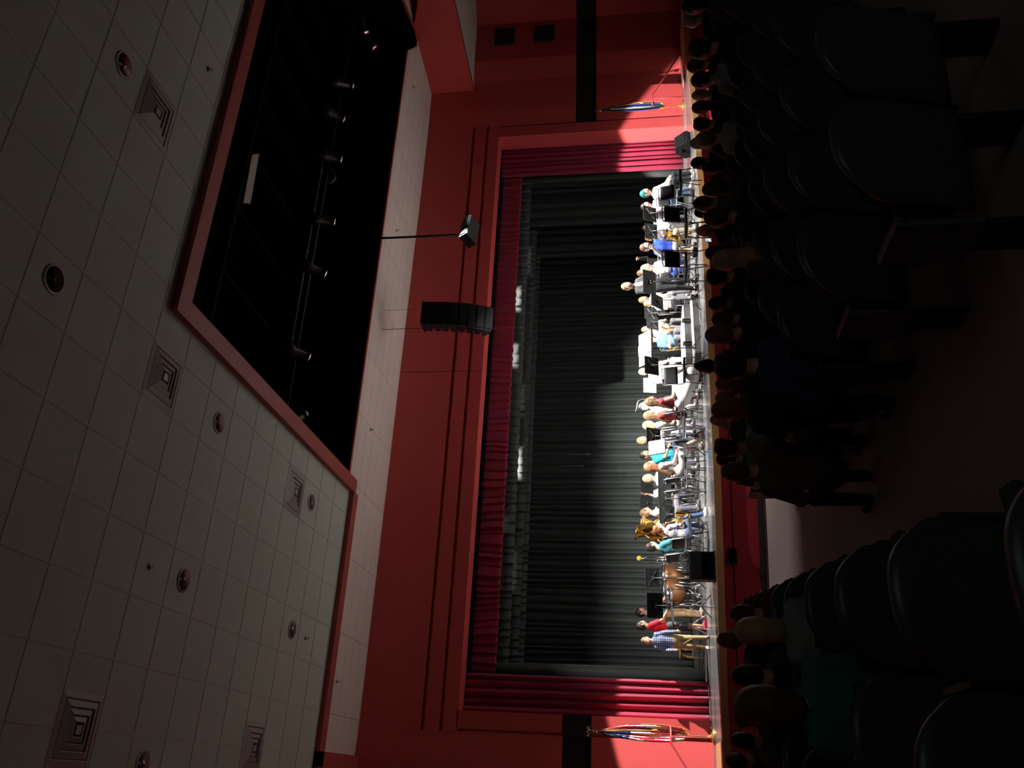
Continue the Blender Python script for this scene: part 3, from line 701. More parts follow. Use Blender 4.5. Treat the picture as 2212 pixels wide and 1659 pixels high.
# pole-hung cabinet
o = empty('hanging_loudspeaker', (12.40, -2.97, 5.72)); tag(o, 'wide flat grey-black loudspeaker hanging from a long pole below the black slot', 'loudspeaker')
R_ = Matrix.Rotation(math.radians(-38), 4, 'X') @ Matrix.Rotation(math.radians(8), 4, 'Z'); R_ = Matrix.Rotation(math.radians(20), 4, 'Z') @ Matrix.Rotation(math.radians(-30), 4, 'X')
m = MB(); m.box((-.42, -.20, -.30), (.42, .20, -.06), M=R_); bevel(m.build('cabinet', mat('speaker_grey', (.016, .017, .020), .7, spec=.2), o), .012)
m = MB(); m.box((-.40, -.18, -.315), (.40, .18, -.298), M=R_); m.build('grille', mat('speaker_grille', (.03, .03, .032), .7, bump=.5, bscale=180), o)
m = MB()
for k in range(3): m.box((-.36 + .26 * k, -.215, -.25), (-.18 + .26 * k, -.199, -.11), M=R_)
m.build('port', M_metal, o)
m = MB(); m.tube([(-.2, 0, -.16), (-.1, 0, .02), (.1, 0, .02), (.2, 0, -.16)], .02, 8); m.lathe([(.05, -.03), (.05, .05), (.03, .07)], n=12); m.build('bracket', M_metal, o)
MB().tube([(0, 0, .03), (0, 0, 4.0)], .028, 8).build('pole', M_metal, o, True)
# flush dark loudspeakers on the right wall
for (a, b), lab in ((((1070, 65), (1112, 98)), 'upper dark square speaker grille flush in the right side wall'), (((1155, 57), (1198, 93)), 'lower dark square speaker grille flush in the right side wall, above the dark band')):
    p, q = ony(a[0], a[1], -.34), ony(b[0], b[1], -.34); o = empty('wall_speaker', ((p[0] + q[0]) / 2, -.38, (p[2] + q[2]) / 2)); tag(o, lab, 'speaker', 'square speakers in the right wall')
    bevel(MB().box((-.36, -.05, -.34), (.36, .05, .34)).build('housing', mat('wall_speaker_dark', (.03, .012, .014), .7), o), .06, 4)
    bevel(MB().box((-.31, -.065, -.29), (.31, -.045, .29)).build('grille', mat('wall_speaker_grille', (.022, .010, .012), .8, bump=.5, bscale=120), o), .04, 3)
# floor socket box in stage front
p = onz(1580, 1200, -.45); p = ony(1580, 1200, edge_y(3.6)); x_ = float(p[0]); y_ = edge_y(x_) + .07; zc = float(p[2])
o = empty('socket_box', (x_, y_, zc)); tag(o, 'black recessed connector box on the red stage front below the black case', 'socket box')
MB().box((-.22, -.02, -.09), (.22, .02, .09)).build('frame', M_metal, o); MB().box((-.20, -.024, -.07), (.20, -.018, .07)).build('cover', M_dark, o)

# ================================================================== ON THE STAGE
M_desk = mat('desk_black', (.013, .014, .015), .5)
M_seat = mat('chair_vinyl', (.022, .023, .026), .55, bump=.2, bscale=80)
def chair_proto():
    o = empty('stage_chair', (0, 0, 0))
    bevel(MB().box((-.22, -.20, .43), (.22, .22, .475)).build('seat', M_seat, o), .018, 3)
    m = MB().grid(lambda u, v: ((u - .5) * .42, -.235 + .045 * (1 - (2 * u - 1) ** 2) * -1 - .05 * v, .58 + .30 * v), 10, 5); b = m.build('backrest', M_seat, o, True); md = b.modifiers.new('t', 'SOLIDIFY'); md.thickness = .03
    for sx in (-1, 1):
        MB().tube([(sx * .20, .19, .44), (sx * .215, .23, .0)], .011, 8).build('leg', M_steel, o, True)
        MB().tube([(sx * .20, -.16, .44), (sx * .215, -.27, .0)], .011, 8).build('leg', M_steel, o, True)
    m = MB()
    for sx in (-1, 1): m.tube([(sx * .215, .20, .43), (sx * .215, -.20, .43), (sx * .215, -.245, .52), (sx * .212, -.30, .90)], .011, 8)
    m.tube([(-.212, -.30, .90), (-.16, -.30, .925), (.16, -.30, .925), (.212, -.30, .90)], .011, 8); m.build('back_frame', M_steel, o, True)
    MB().tube([(-.205, .20, .20), (.205, .20, .20)], .008, 6).build('stretcher', M_steel, o, True)
    return o
CH0 = chair_proto(); _chused = [False]
def chair(x, y, rz, label, group='black vinyl and steel chairs of the band', s=1.0):
    o = CH0 if not _chused[0] else copy_tree(CH0); _chused[0] = True
    o.location = (x, y, 0); o.rotation_euler = (0, 0, rz); o.scale = (s, s, s); tag(o, label, 'chair', group); return o
PLACED = []
def free(px, Y, r, lo=-3.4, hi=4.6):
    for dY in [0] + [q * k * .12 for k in range(1, 30) for q in (1, -1)]:
        if not lo <= Y + dY <= hi: continue
        p = ony(px[0], px[1], Y + dY)
        if p[1] < edge_y(float(p[0])) + r + .05: continue
        if all((p[0] - a) ** 2 + (p[1] - b) ** 2 > (r + rr) ** 2 for a, b, rr in PLACED): break
    else: print('NOT FREE', px, Y); dY = 0; p = ony(px[0], px[1], Y)
    PLACED.append((float(p[0]), float(p[1]), r)); return Y + dY
def stand(px, Y, label, rz=0.0, w=.50, h=.33, tilt=22, sheets=0, two=False, holes=False, sl='', group='black music stands'):
    """music stand whose desk centre shows at picture point px and which stands at depth Y; rz=0: desk front turned away from the audience"""
    Y = free(px, Y, .26)
    p = ony(px[0], px[1], Y); o = empty('music_stand', (p[0], p[1], 0), rz); tag(o, label, 'music stand', group); z = float(p[2]); t = math.radians(tilt)
    R_ = Matrix.Rotation(t, 3, 'X'); c = Vector((0, 0, z))      # desk plane, front = +Y side
    def D_(x, y, zz): return tuple(c + R_ @ Vector((x, y, zz)))
    m = MB()
    def slab(x0, x1, y0, y1, z0, z1, mi=0):
        v = [D_(x, y, zz) for zz in (z0, z1) for x, y in ((x0, y0), (x1, y0), (x1, y1), (x0, y1))]
        m.add(v, [(0, 3, 2, 1), (4, 5, 6, 7), (0, 1, 5, 4), (1, 2, 6, 5), (2, 3, 7, 6), (3, 0, 4, 7)], mi)
    slab(-w / 2, w / 2, -.005, .005, -h / 2, h / 2); slab(-w / 2, w / 2, .005, .05, -h / 2, -h / 2 + .008)
    for sx in (-1, 1): slab(sx * w / 2 - .006, sx * w / 2 + .006, -.008, .012, -h / 2, h / 2)
    slab(-w / 2, w / 2, -.008, .012, h / 2 - .006, h / 2 + .006)
    m.build('desk', M_desk, o)
    if holes:
        m = MB()
        for sx in (-1, 1):
            for k in range(4): slab(sx * .035 + sx * .012 * k - .004 * 1, sx * .035 + sx * .035 * (1.4 - k * .2), -.0075, -.0055, -.10 + k * .05, -.07 + k * .05)
        m.build('cut_out', M_dark, o)
    m = MB(); slab(-.035, .035, -.035, -.006, -.03, .03); m.tube([D_(-.16, -.01, -.10), D_(.16, -.01, .10)], .004, 5); m.tube([D_(-.16, -.01, .10), D_(.16, -.01, -.10)], .004, 5)
    m.build('bracket', M_metal, o)
    m = MB(); 
    for sx in (-1, 1): slab(sx * .028 - .010, sx * .028 + .010, -.040, -.034, -.012, .010)
    m.build('clip', M_chrome, o)
    py = float(-.03)
    MB().tube([(0, py, z - .02), (0, py, z * .55)], .010, 8).build('pole', M_metal, o, True); MB().tube([(0, py, z * .56), (0, py, .12)], .014, 8).build('lower_pole', M_metal, o, True)
    for k in range(3):
        a = 2 * PI * k / 3 + .5; MB().tube([(0, py, .22), (.14 * math.cos(a), py + .14 * math.sin(a), .12), (.27 * math.cos(a), py + .27 * math.sin(a), .012)], .011, 6).build('leg', M_metal, o, True)
    o2 = o
    if sheets:
        for k in range(sheets):
            m = MB(); ww = w / sheets; x0 = -w / 2 + ww * k + .01; x1 = x0 + ww - .015
            slab(x0, x1, .006 + .002 * k, .014, -h / 2 + .012, h / 2 + .03 * (1 if k % 2 else .4)); ob = m.build('sheet_music', M_paper)
            ob.location = (p[0], p[1], 0); ob.rotation_euler = (0, 0, rz)
            tag(ob, sl % ('left', 'middle', 'right')[k] if '%s' in sl else sl, 'sheet music', 'sheet music')
    return o

for a_, b_ in ((9.5, -2.0), (10.3, -2.0), (9.5, -1.1), (10.3, -1.1), (4.35, -2.75)): PLACED.append((a_, b_, .40))
stand((1404, 462), -2.9, 'rightmost black music stand, between the white-shirted player in dark trousers and the gripping hand', .15, .46)
stand((1407, 500), -1.6, 'black music stand before the player with the raised pale arm', -.1, .44)
stand((1413, 577), -1.6, 'black music stand in front of the blonde player left of the blue polo boy', -.35, .44)
stand((1403, 610), -3.05, 'wide black music stand held by the man in the grey suit', -.10, .58, .36, 35)
stand((1420, 651), -2.75, 'lower black music stand at the left leg of the man in the grey suit', .35, .44, .32, 35)
stand((1406, 678), -.6, 'black music stand with cut-out back, the right one of a touching pair behind the podium', .25, .44, holes=True)
stand((1410, 697), -.9, 'black music stand with cut-out back, the left one of a touching pair behind the podium', .2, .44, holes=True)
stand((1396, 752), -2.55, 'extra wide conductor stand covered with bright white scores', PI + .05, .86, .40, 42, sheets=3, sl='bright white score, %s one of three on the extra wide conductor stand')
stand((1408, 790), -1.9, 'black music stand with crossed ribs showing, left of the wide white score stand', .1, .44)
stand((1416, 812), -1.0, 'music stand carrying white sheets beside the girl in the white dress', PI - .2, .42, .34, 14, sheets=1, sl='white sheet music on the stand beside the girl in white dress')
stand((1405, 832), -.5, 'narrow turned music stand with bright papers behind the white sheet stand', PI - .8, .42, .34, 10, sheets=1, sl='bright papers on the narrow turned music stand')
stand((1412, 943), -2.1, 'black music stand with a bright clip in front of the pale-haired tall boy', .1, .40)
stand((1420, 966), -2.5, 'music stand with a tilted white score beside the cyan-shirted boy', PI + .35, .40, .36, 14, sheets=1, sl='tilted white score beside the boy in the cyan shirt')
stand((1398, 1047), 1.2, 'rear black music stand with chrome clips behind the long-haired girl on the left', .1, .46)
stand((1436, 1040), -.3, 'low black music stand behind the empty chair at the left front', -.1, .48)
stand((1437, 1078), -.6, 'low black music stand in the middle of the left group', .05, .48)
stand((1441, 1112), -1.5, 'low tilted black music stand just right of the seated saxophone boy', .2, .46, .36)
stand((1397, 1087), 1.4, 'rear black music stand beside the raised tuba bell', .1, .42)
stand((1409, 1248), -.5, 'black music stand with cut-out back in front of the timpani', -.25, .42, holes=True)
stand((1415, 1308), -1.8, 'leftmost black music stand with cut-out back, in front of the teal-shirted boy', -.2, .50, .34, 18, holes=True)

# ---- people of the band
def band(px, Y, pose, face, label, chairlabel=None, s=None, **k):
    Y = free(px, Y, .37 if pose == 'sit' else .27); k.pop('Y', None)
    p = ony(px[0], px[1], Y); base = 1.178 if pose == 'sit' else 1.608
    sc_ = s or max(.78, min(1.10, float(p[2]) / base)); o = figure(label, (float(p[0]), float(p[1]), 0), face, pose, sc_, **k)
    if pose == 'sit' and chairlabel: chair(float(p[0]), float(p[1]), face, chairlabel, s=min(1, sc_ * 1.0))
    return o
WHITE = (.62, .61, .60)
M_plaid = mat('plaid_blue', (.06, .08, .20), .85)
nt = M_plaid.node_tree; b_ = nt.nodes['Principled BSDF']; tc = nt.nodes.new('ShaderNodeTexCoord'); wv = []
for d_ in ('X', 'Z'):
    n = nt.nodes.new('ShaderNodeTexWave'); n.bands_direction = d_; n.inputs['Scale'].default_value = 5.5; nt.links.new(tc.outputs['Object'], n.inputs['Vector']); r = nt.nodes.new('ShaderNodeMath'); r.operation = 'GREATER_THAN'; r.inputs[1].default_value = .82; nt.links.new(n.outputs['Fac'], r.inputs[0]); wv.append(r)
mx = nt.nodes.new('ShaderNodeMath'); mx.operation = 'MAXIMUM'; nt.links.new(wv[0].outputs[0], mx.inputs[0]); nt.links.new(wv[1].outputs[0], mx.inputs[1])
mc = nt.nodes.new('ShaderNodeMix'); mc.data_type = 'RGBA'; mc.inputs[6].default_value = (.05, .07, .17, 1); mc.inputs[7].default_value = (.30, .34, .48, 1); nt.links.new(mx.outputs[0], mc.inputs[0]); nt.links.new(mc.outputs[2], b_.inputs['Base Color'])
M_floral = mat('floral_print', (.7, .7, .72), .85); nt = M_floral.node_tree; b_ = nt.nodes['Principled BSDF']; tc = nt.nodes.new('ShaderNodeTexCoord'); n = nt.nodes.new('ShaderNodeTexNoise'); n.inputs['Scale'].default_value = 9; n.inputs['Distortion'].default_value = 2.5
nt.links.new(tc.outputs['Object'], n.inputs['Vector']); r = nt.nodes.new('ShaderNodeValToRGB'); r.color_ramp.elements[0].position = .56; r.color_ramp.elements[0].color = (.66, .66, .70, 1); r.color_ramp.elements[1].position = .60; r.color_ramp.elements[1].color = (.05, .06, .12, 1); nt.links.new(n.outputs['Fac'], r.inputs[0]); nt.links.new(r.outputs[0], b_.inputs['Base Color'])
TAN = (.36, .25, .13)
band((1403, 1384), -.5, 'stand', PI - .25, 'boy standing at far left in blue plaid long-sleeved shirt and tan trousers holding drumsticks', s=.84, hair='light_brown', topmat=M_plaid, sleeve='long', bottom=TAN, shoes=(.25, .22, .2), look=(-.1, 0), hands=((-.26, .10, .86), (.20, .22, .92)), hs=1.08)
band((1388, 1352), .2, 'stand', -PI / 2 + .1, 'boy standing in red T-shirt and dark shorts, turned in profile beside the plaid-shirted boy', s=.90, skin='tan', hair='dark', top=(.70, .02, .035), bottom=(.05, .07, .07), lower='shorts', shoes=(.5, .03, .08), hands=((-.14, .30, 1.02), (.14, .32, 1.0)), hs=1.06)
band((1393, 1324), .9, 'stand', -PI / 2 - .55, 'boy standing in teal T-shirt and khaki trousers reaching one arm toward the percussion table', s=.91, hair='dark', top=(.13, .42, .42), bottom=TAN, shoes=(.4, .38, .36), hands=((-.12, .40, .98), (.16, .42, 1.04)), hs=1.06)
def sits(px, Y, face, label, cl, **k): return band(px, Y, 'sit', face, label, cl, **k)
sx1 = sits((1424, 1154), -1.9, -PI / 2 + .35, 'boy in white floral shirt, jeans and white sneakers, seated bent over a saxophone', 'black chair under the boy in the floral shirt', hair='auburn', style='bushy', topmat=M_floral, bottom=(.10, .15, .30), shoes=(.75, .73, .70), lean=.20, look=(0, -.25), hands=((-.05, .34, .72), (.10, .33, .56)), legs=[((-.10, .40, .50), (-.10, .30, .10)), ((.10, .44, .50), (.12, .52, .09))])
sits((1410, 1182), -.4, -PI / 2 + .2, 'dark-haired player in a teal shirt seated behind the floral-shirted boy', 'black chair of the dark-haired teal-shirted player', hair='dark', style='bushy', top=(.03, .20, .23), bottom=(.06, .07, .09))
sits((1394, 1108), .8, -PI / 2 - .2, 'player seated beside the raised tuba bell, only face and pale shirt showing', 'black chair of the player beside the tuba bell', hair='light_brown', top=WHITE, bottom=(.1, .1, .12))
sits((1400, 1140), .5, -PI / 2, 'tuba player in a light shirt hidden behind the brass tuba', 'black chair of the tuba player', hair='brown', top=(.55, .53, .5), bottom=(.08, .08, .1), hands=((-.16, .30, .82), (.14, .36, .95)))
sits((1390, 1067), .4, -PI / 2 - .5, 'boy in white shirt seated in profile, middle of the left group', 'black chair of the white-shirted boy in profile', hair='brown', top=WHITE, bottom=(.30, .28, .26), hands=((-.1, .36, .7), (.12, .30, .78)))
sits((1402, 1034), .2, PI + .5, 'player with pale hair and white shirt between two black music stands', 'black chair of the pale-haired player between two stands', hair='blond', top=WHITE, bottom=(.1, .1, .14))
sits((1406, 1012), -1.9, -PI / 2 - .1, 'girl with very long auburn hair seated in a white dress, bare legs stretched forward', 'black chair under the girl with very long auburn hair', hair='auburn', style='long', female=True, top=WHITE, bottom=WHITE, lower='skirt', shoes=(.7, .6, .52), sleeve='none', skin='pale', legs=[((-.09, .43, .50), (-.08, .50, .09)), ((.09, .45, .50), (.10, .66, .09))], lean=.06)
cl1 = sits((1385, 983), .2, PI + .25, 'dark-haired boy in bright cyan T-shirt playing a clarinet', 'black chair under the cyan-shirted clarinet boy', hair='dark', skin='tan', top=(.01, .38, .62), bottom=(.05, .06, .1), s=1.06, hands=((-.03, .34, .80), (.03, .38, .68)), torso=1.08)
band((1377, 952), .6, 'sit', PI + .3, 'pale-haired tall boy in white shirt seated behind the stand with the bright clip', 'black chair of the pale-haired tall boy', hair='blond', top=WHITE, bottom=(.2, .2, .3), s=1.08, torso=1.14)
sits((1402, 919), -.5, -PI / 2 - .3, 'player with fair hair in a cream blouse left of the empty chairs', 'black chair under the fair-haired player in a cream blouse', hair='blond', style='bob', female=True, top=(.62, .54, .44), bottom=(.5, .44, .36))
sits((1404, 898), -1.2, -PI / 2 - .4, 'woman with long light brown hair in a red top behind the empty chairs', 'black chair under the woman in the red patterned top', hair='light_brown', style='long', female=True, top=(.45, .07, .06), bottom=(.1, .05, .05))
sits((1391, 893), 1.0, -PI / 2, 'round-backed player in a bright white shirt beneath the chrome slide', 'black chair of the round-backed white-shirted player', hair='white', top=(.85, .85, .85), bottom=(.2, .2, .2), lean=.3)
sits((1404, 868), -1.7, -PI / 2 - .35, 'girl with long brown hair in a wide white dress, back half turned', 'black chair under the girl in the white and red dress', hair='light_brown', style='long', female=True, top=(.55, .05, .08), bottom=(.86, .84, .84), lower='dress', sleeve='none', shoes=(.4, .03, .08), s=.98, skin='light', legs=[((-.15, .46, .52), (-.12, .52, .09)), ((.15, .48, .52), (.14, .62, .09))])
sits((1393, 803), .5, PI, 'pale-haired player in white hidden behind the stand with crossed ribs', 'black chair of the player behind the crossed-rib stand', hair='white', top=(.85, .85, .85), bottom=(.7, .7, .7))
tr1 = sits((1407, 735), -.4, PI - .1, 'player in a blue and white shirt seated behind the podium under the wide score stand', 'black chair of the blue and white shirted player', hair='brown', top=(.06, .18, .62), bottom=(.07, .07, .08), skin='pale', hands=((-.08, .30, .78), (.12, .34, .70)))
sits((1398, 712), .0, PI - .2, 'fair-haired player in white shirt holding a brass horn, behind the podium', 'black chair of the fair-haired horn player', hair='blond', top=WHITE, bottom=(.1, .1, .1), skin='pale', hands=((-.1, .26, .74), (.06, .30, .78)))
sits((1402, 656), -.6, PI, 'player in a grey and white patterned shirt right of the podium, behind the suited man', 'black chair of the patterned-shirt player', hair='light_brown', topmat=mat('camo_grey', (.42, .42, .42), .85, var=.7, vscale=9), bottom=(.08, .08, .09))
sits((1392, 648), .9, PI - .1, 'fair player with head showing just left of the suited man', 'black chair of the fair player left of the suited man', hair='blond', top=(.6, .6, .6), bottom=(.1, .1, .1))
# the man in the suit
band((1358, 619), -2.75, 'stand', PI + .12, 'man in dark grey suit and open white collar standing by the podium', s=1.03, hair='light_brown', style='crop', top=WHITE, jacket=(.026, .028, .033), sleeve='long', bottom=(.020, .021, .026), shoes=(.01, .01, .01), look=(-.35, 0), hands=((-.17, .36, 1.08), (.17, .36, 1.10)), hs=1.05)
sits((1398, 580), -1.7, PI + .35, 'player with long blond hair, white shirt and bright blue skirt right of the suited man', 'black chair under the player in the blue skirt', hair='blond', style='long', female=True, top=WHITE, bottom=(.08, .16, .62), lower='skirt', skin='pale')
sits((1389, 590), .2, PI, 'player in black sleeves raising one hand behind the suited man', 'black chair of the black-sleeved player', hair='light_brown', top=(.02, .02, .02), sleeve='long', bottom=(.03, .03, .03), hands=((-.28, .25, 1.28), (.12, .3, .8)))
bl = sits((1397, 534), -2.0, PI + .1, 'boy in royal blue polo and cream trousers holding up a spread hand', 'black chair under the boy in the royal blue polo', hair='brown', top=(.025, .065, .42), bottom=(.40, .34, .24), splay=True, skin='pale', hands=((-.10, .28, .70), (.34, .34, 1.02)), hs=1.08)
sx2 = sits((1405, 514), -1.3, PI - .1, 'auburn-haired player with saxophone close behind the boy in the blue polo', 'black chair of the auburn-haired saxophone player', hair='auburn', style='short', top=(.06, .06, .07), bottom=(.04, .04, .04), skin='pale', hands=((-.06, .32, .66), (.05, .30, .82)))
sits((1400, 492), -.6, PI - .2, 'player in dark grey shirt whose pale arm is raised beside the black stands', 'black chair of the player with raised pale arm', hair='brown', top=(.75, .74, .72), bottom=(.05, .05, .05), hands=((-.12, .30, .7), (.20, .30, 1.16)), skin='pale')
sits((1397, 446), -2.1, PI + .2, 'player in white and pink shirt and blue jeans seated second from the right end', 'black chair under the player in blue jeans', hair='dark', top=(.66, .46, .50), bottom=(.09, .16, .30), shoes=(.5, .48, .46), skin='pale', hands=((-.14, .36, .66), (.16, .40, .60)))
sits((1396, 418), -2.5, PI + .35, 'rightmost seated player with teal-dyed hair, bright white shirt and dark trousers', 'rightmost black chair, under the teal-haired player', hair='teal', top=(.88, .88, .86), sleeve='long', bottom=(.015, .018, .024), shoes=(.6, .6, .58), hands=((-.08, .34, .62), (.10, .34, .62)), skin='pale')
# empty chairs
for (px, py, z), rz, lab in (((1475, 903, .45), -1.9, 'empty black chair in front of the woman in red, its back toward the audience'), ((1478, 925, .45), -2.0, 'empty black chair left of the first empty one, back turned to the hall'), ((1480, 1035, .45), -1.8, 'empty chair with bright steel frame behind the auburn-haired girl'),
                        ((1482, 482, .45), .15, 'empty black chair seen from behind near the right end of the band'), ((1482, 576, .45), .1, 'empty chair with a grey panel back, right of the suited man'), ((1470, 395, .45), PI + .2, 'empty grey chair at the right end beyond the teal-haired player'), ((1478, 800, .45), PI, 'empty steel chair left of the podium')):
    p = onz(px, py, z); chair(float(p[0]), float(p[1]), rz, lab)

# ---- instruments
def attach(name, src, label, cat, group=None):
    o = empty(name, src.location, src.rotation_euler.z); o.scale = src.scale; return tag(o, label, cat, group)
def sax(src, label):
    o = attach('saxophone', src, label, 'saxophone', 'saxophones')
    MB().tube([(.04, .33, .92), (.09, .36, .78), (.14, .36, .52), (.155, .39, .46), (.155, .45, .45), (.15, .49, .52)], [.016, .022, .034, .038, .042, .048], 12).build('body_tube', M_brass, o, True)
    MB().tube([(.15, .49, .51), (.14, .51, .62), (.125, .53, .70), (.12, .545, .735)], [.048, .056, .075, .105], 16, cap=False).build('bell', M_brass, o, True)
    MB().tube([(.0, .19, 1.03), (.0, .26, 1.06), (.03, .32, 1.0), (.04, .33, .91)], [.010, .011, .014, .017], 8).build('neck', M_brass, o, True)
    MB().tube([(0, .15, 1.02), (0, .20, 1.035)], [.008, .013], 8).build('mouthpiece', M_metal, o, True)
    m = MB()
    for k in range(9): m.lathe([(.018, -.008), (.020, 0), (.016, .008), (0, .009)], (.085 + .006 * k, .395, .86 - .042 * k), 10, M=rotm((0, 1, .2)))
    m.build('keys', M_chrome, o, True)
sax(sx1, 'gold saxophone held by the boy in the floral shirt'); sax(sx2, 'gold saxophone of the player close behind the blue polo'); sax(bl, 'gold saxophone resting on the lap of the boy in the blue polo')
o = attach('clarinet', cl1, 'black clarinet with silver keys played by the cyan-shirted boy', 'clarinet')
MB().tube([(0, .17, 1.0), (0, .30, .86), (0, .44, .66), (0, .47, .60)], [.010, .014, .016, .032], 10).build('body_tube', M_metal, o, True)
m = MB()
for k in range(6): m.lathe([(.019, -.006), (.019, .006)], (0, .22 + .034 * k, .945 - .046 * k), 10, M=rotm((0, -.14, .2)))
m.build('keys', M_chrome, o, True)
def horn(px, Y, rz, label, sc_=1.0, kind='tuba'):
    p = ony(px[0], px[1], Y); o = empty(kind, (p[0], p[1], 0), rz); tag(o, label, kind, 'brass instruments'); z = float(p[2]); k = sc_
    MB().lathe([(.19 * k, .0), (.185 * k, -.015), (.13 * k, -.06), (.09 * k, -.14), (.065 * k, -.30), (.05 * k, -.52)], (0, 0, z), 28, M=Matrix.Rotation(.15, 3, 'Y')).build('bell', M_brass, o, True)
    b = Vector((-.08 * k, 0, z - .50 * k)); m = MB()
    for rr, dx in ((.22, 0), (.17, .05), (.12, -.04)):
        pts = [b + Vector((.02 + rr * k * .75 * math.cos(a), dx * k, rr * k * 1.3 * math.sin(a))) for a in np.linspace(0, 2 * PI, 22)]; m.tube(pts, .034 * k if rr > .2 else .02 * k, 10, cap=False)
    m.build('body_tube', M_brass, o, True)
    m = MB()
    for q in range(3): m.lathe([(.022 * k, -.11 * k), (.022 * k, .11 * k), (.012 * k, .13 * k), (.016 * k, .16 * k), (0, .16 * k)], tuple(b + Vector((-.02 + .05 * q * k, -.10 * k, 0))), 10)
    m.build('valves', M_chrome, o, True); return o
horn((1384, 1130), .1, -.3, 'large upright brass tuba, its wide bell raised above the left group', 1.35)
horn((1375, 1150), 1.0, .5, 'second brass tuba bell tipping up behind the large tuba', 1.1)
horn((1403, 1158), .6, .2, 'brass euphonium bell below the two tuba bells', .9, 'euphonium')
horn((1432, 712), -.5, 0, 'small brass horn in the hands of the fair-haired player behind the podium', .42, 'horn')
horn((1445, 752), -.4, .6, 'small brass horn on the lap of the blue and white shirted player', .42, 'horn')
# trombone slide standing up behind the round-backed player
p = ony(1385, 872, .8); o = empty('trombone', (0, 0, 0)); tag(o, 'chrome trombone slide curving above the round-backed white-shirted player', 'trombone')
q = [ony(*t, .8) for t in ((1397, 866), (1388, 861), (1378, 866), (1374, 884), (1372, 890))]; MB().tube([tuple(t) for t in q], .016, 10).build('slide', M_chrome, o, True)
q = [ony(*t, .84) for t in ((1397, 872), (1389, 868), (1381, 872), (1377, 886))]; MB().tube([tuple(t) for t in q], .010, 8).build('inner_tube', M_chrome, o, True)
# chrome tubular stand with a yellow ball
o = empty('tubular_stand', (0, 0, 0)); tag(o, 'tall chrome stand of three parallel tubes with bent feet and a yellow ball on top', 'stand'); Yq = 2.4
for off, (ya, yb) in enumerate(((1204, 1204), (1209, 1209), (1216, 1216))):
    q = [ony(*t, Yq) for t in ((1390, ya), (1466, yb), (1480, yb - 12 + off * 14), (1494, yb - 14 + off * 16))]; b3 = q[-1].copy(); b3[2] = .02; MB().tube([tuple(t) for t in q[:3]] + [(q[3][0], q[3][1], max(.1, q[3][2])), tuple(b3)], .017, 10).build('tube', M_chrome, o, True)
m = MB()
for xx in (1420, 1431, 1463): m.tube([tuple(ony(xx, 1202, Yq)), tuple(ony(xx, 1218, Yq))], .012, 8)
m.build('cross_brace', M_chrome, o, True)
m = MB(); t = ony(1381, 1206, Yq); m.lathe([(.001, -.07)] + [(.07 * math.sin(a), -.07 * math.cos(a)) for a in np.linspace(.2, 2.94, 9)] + [(.001, .07)], tuple(t), 16); m.build('ball', mat('yellow_ball', (.85, .55, .05), .5), o, True)
m = MB(); m.tube([tuple(ony(1384, 1206, Yq)), tuple(ony(1394, 1208, Yq))], .03, 10); m.build('neck', M_chrome, o, True)

# timpani
def timpano(px, Y, r, label):
    Y = free(px, Y, r); p = ony(px[0], px[1], Y); z = float(p[2]); o = empty('kettle_drum', (p[0], p[1], 0)); tag(o, label, 'timpani', 'copper kettle drums')
    M_cop = mat('copper', (.58, .26, .12), .38, metal=.85)
    MB().lathe([(r, 0), (r * .985, -.12), (r * .90, -.26), (r * .72, -.38), (r * .45, -.46), (r * .15, -.49), (0, -.49)], (0, 0, z - .03), 36).build('bowl', M_cop, o, True)
    MB().lathe([(r + .005, -.05), (r + .03, -.045), (r + .03, .01), (r - .01, .015)], (0, 0, z), 36).build('hoop', M_chrome, o, True)
    MB().lathe([(r, -.002), (r, .006), (0, .006)], (0, 0, z), 36).build('drum_head', mat('drum_skin', (.75, .72, .65), .5), o)
    for k in range(8):
        a = 2 * PI * k / 8; x, y = (r + .035) * math.cos(a), (r + .035) * math.sin(a); MB().tube([(x, y, z + .03), (x, y, z - .22)], .008, 6).build('tension_rod', M_chrome, o, True)
    for k in range(4):
        a = 2 * PI * k / 4 + .4; MB().tube([(r * .97 * math.cos(a), r * .97 * math.sin(a), z - .28), (r * .80 * math.cos(a), r * .80 * math.sin(a), .30), (r * .95 * math.cos(a), r * .95 * math.sin(a), .05)], .018, 8).build('leg', M_chrome, o, True)
    MB().tube([(0, 0, z - .5), (0, 0, .12)], .022, 8).build('pedal_rod', M_chrome, o, True); MB().tube([(.0, 0, .14), (-.1, -r * .9, .05)], .03, 8).build('pedal', M_steel, o, True)
    m = MB()
    for k in range(3): a = 2 * PI * k / 3; m.tube([(0, 0, .16), (r * .8 * math.cos(a), r * .8 * math.sin(a), .10)], .018, 6)
    m.build('base_frame', M_chrome, o, True)
timpano((1433, 1281), .9, .36, 'large copper kettle drum, the nearer and more fully visible one'); timpano((1431, 1246), 2.2, .34, 'copper kettle drum half hidden behind the nearer one')
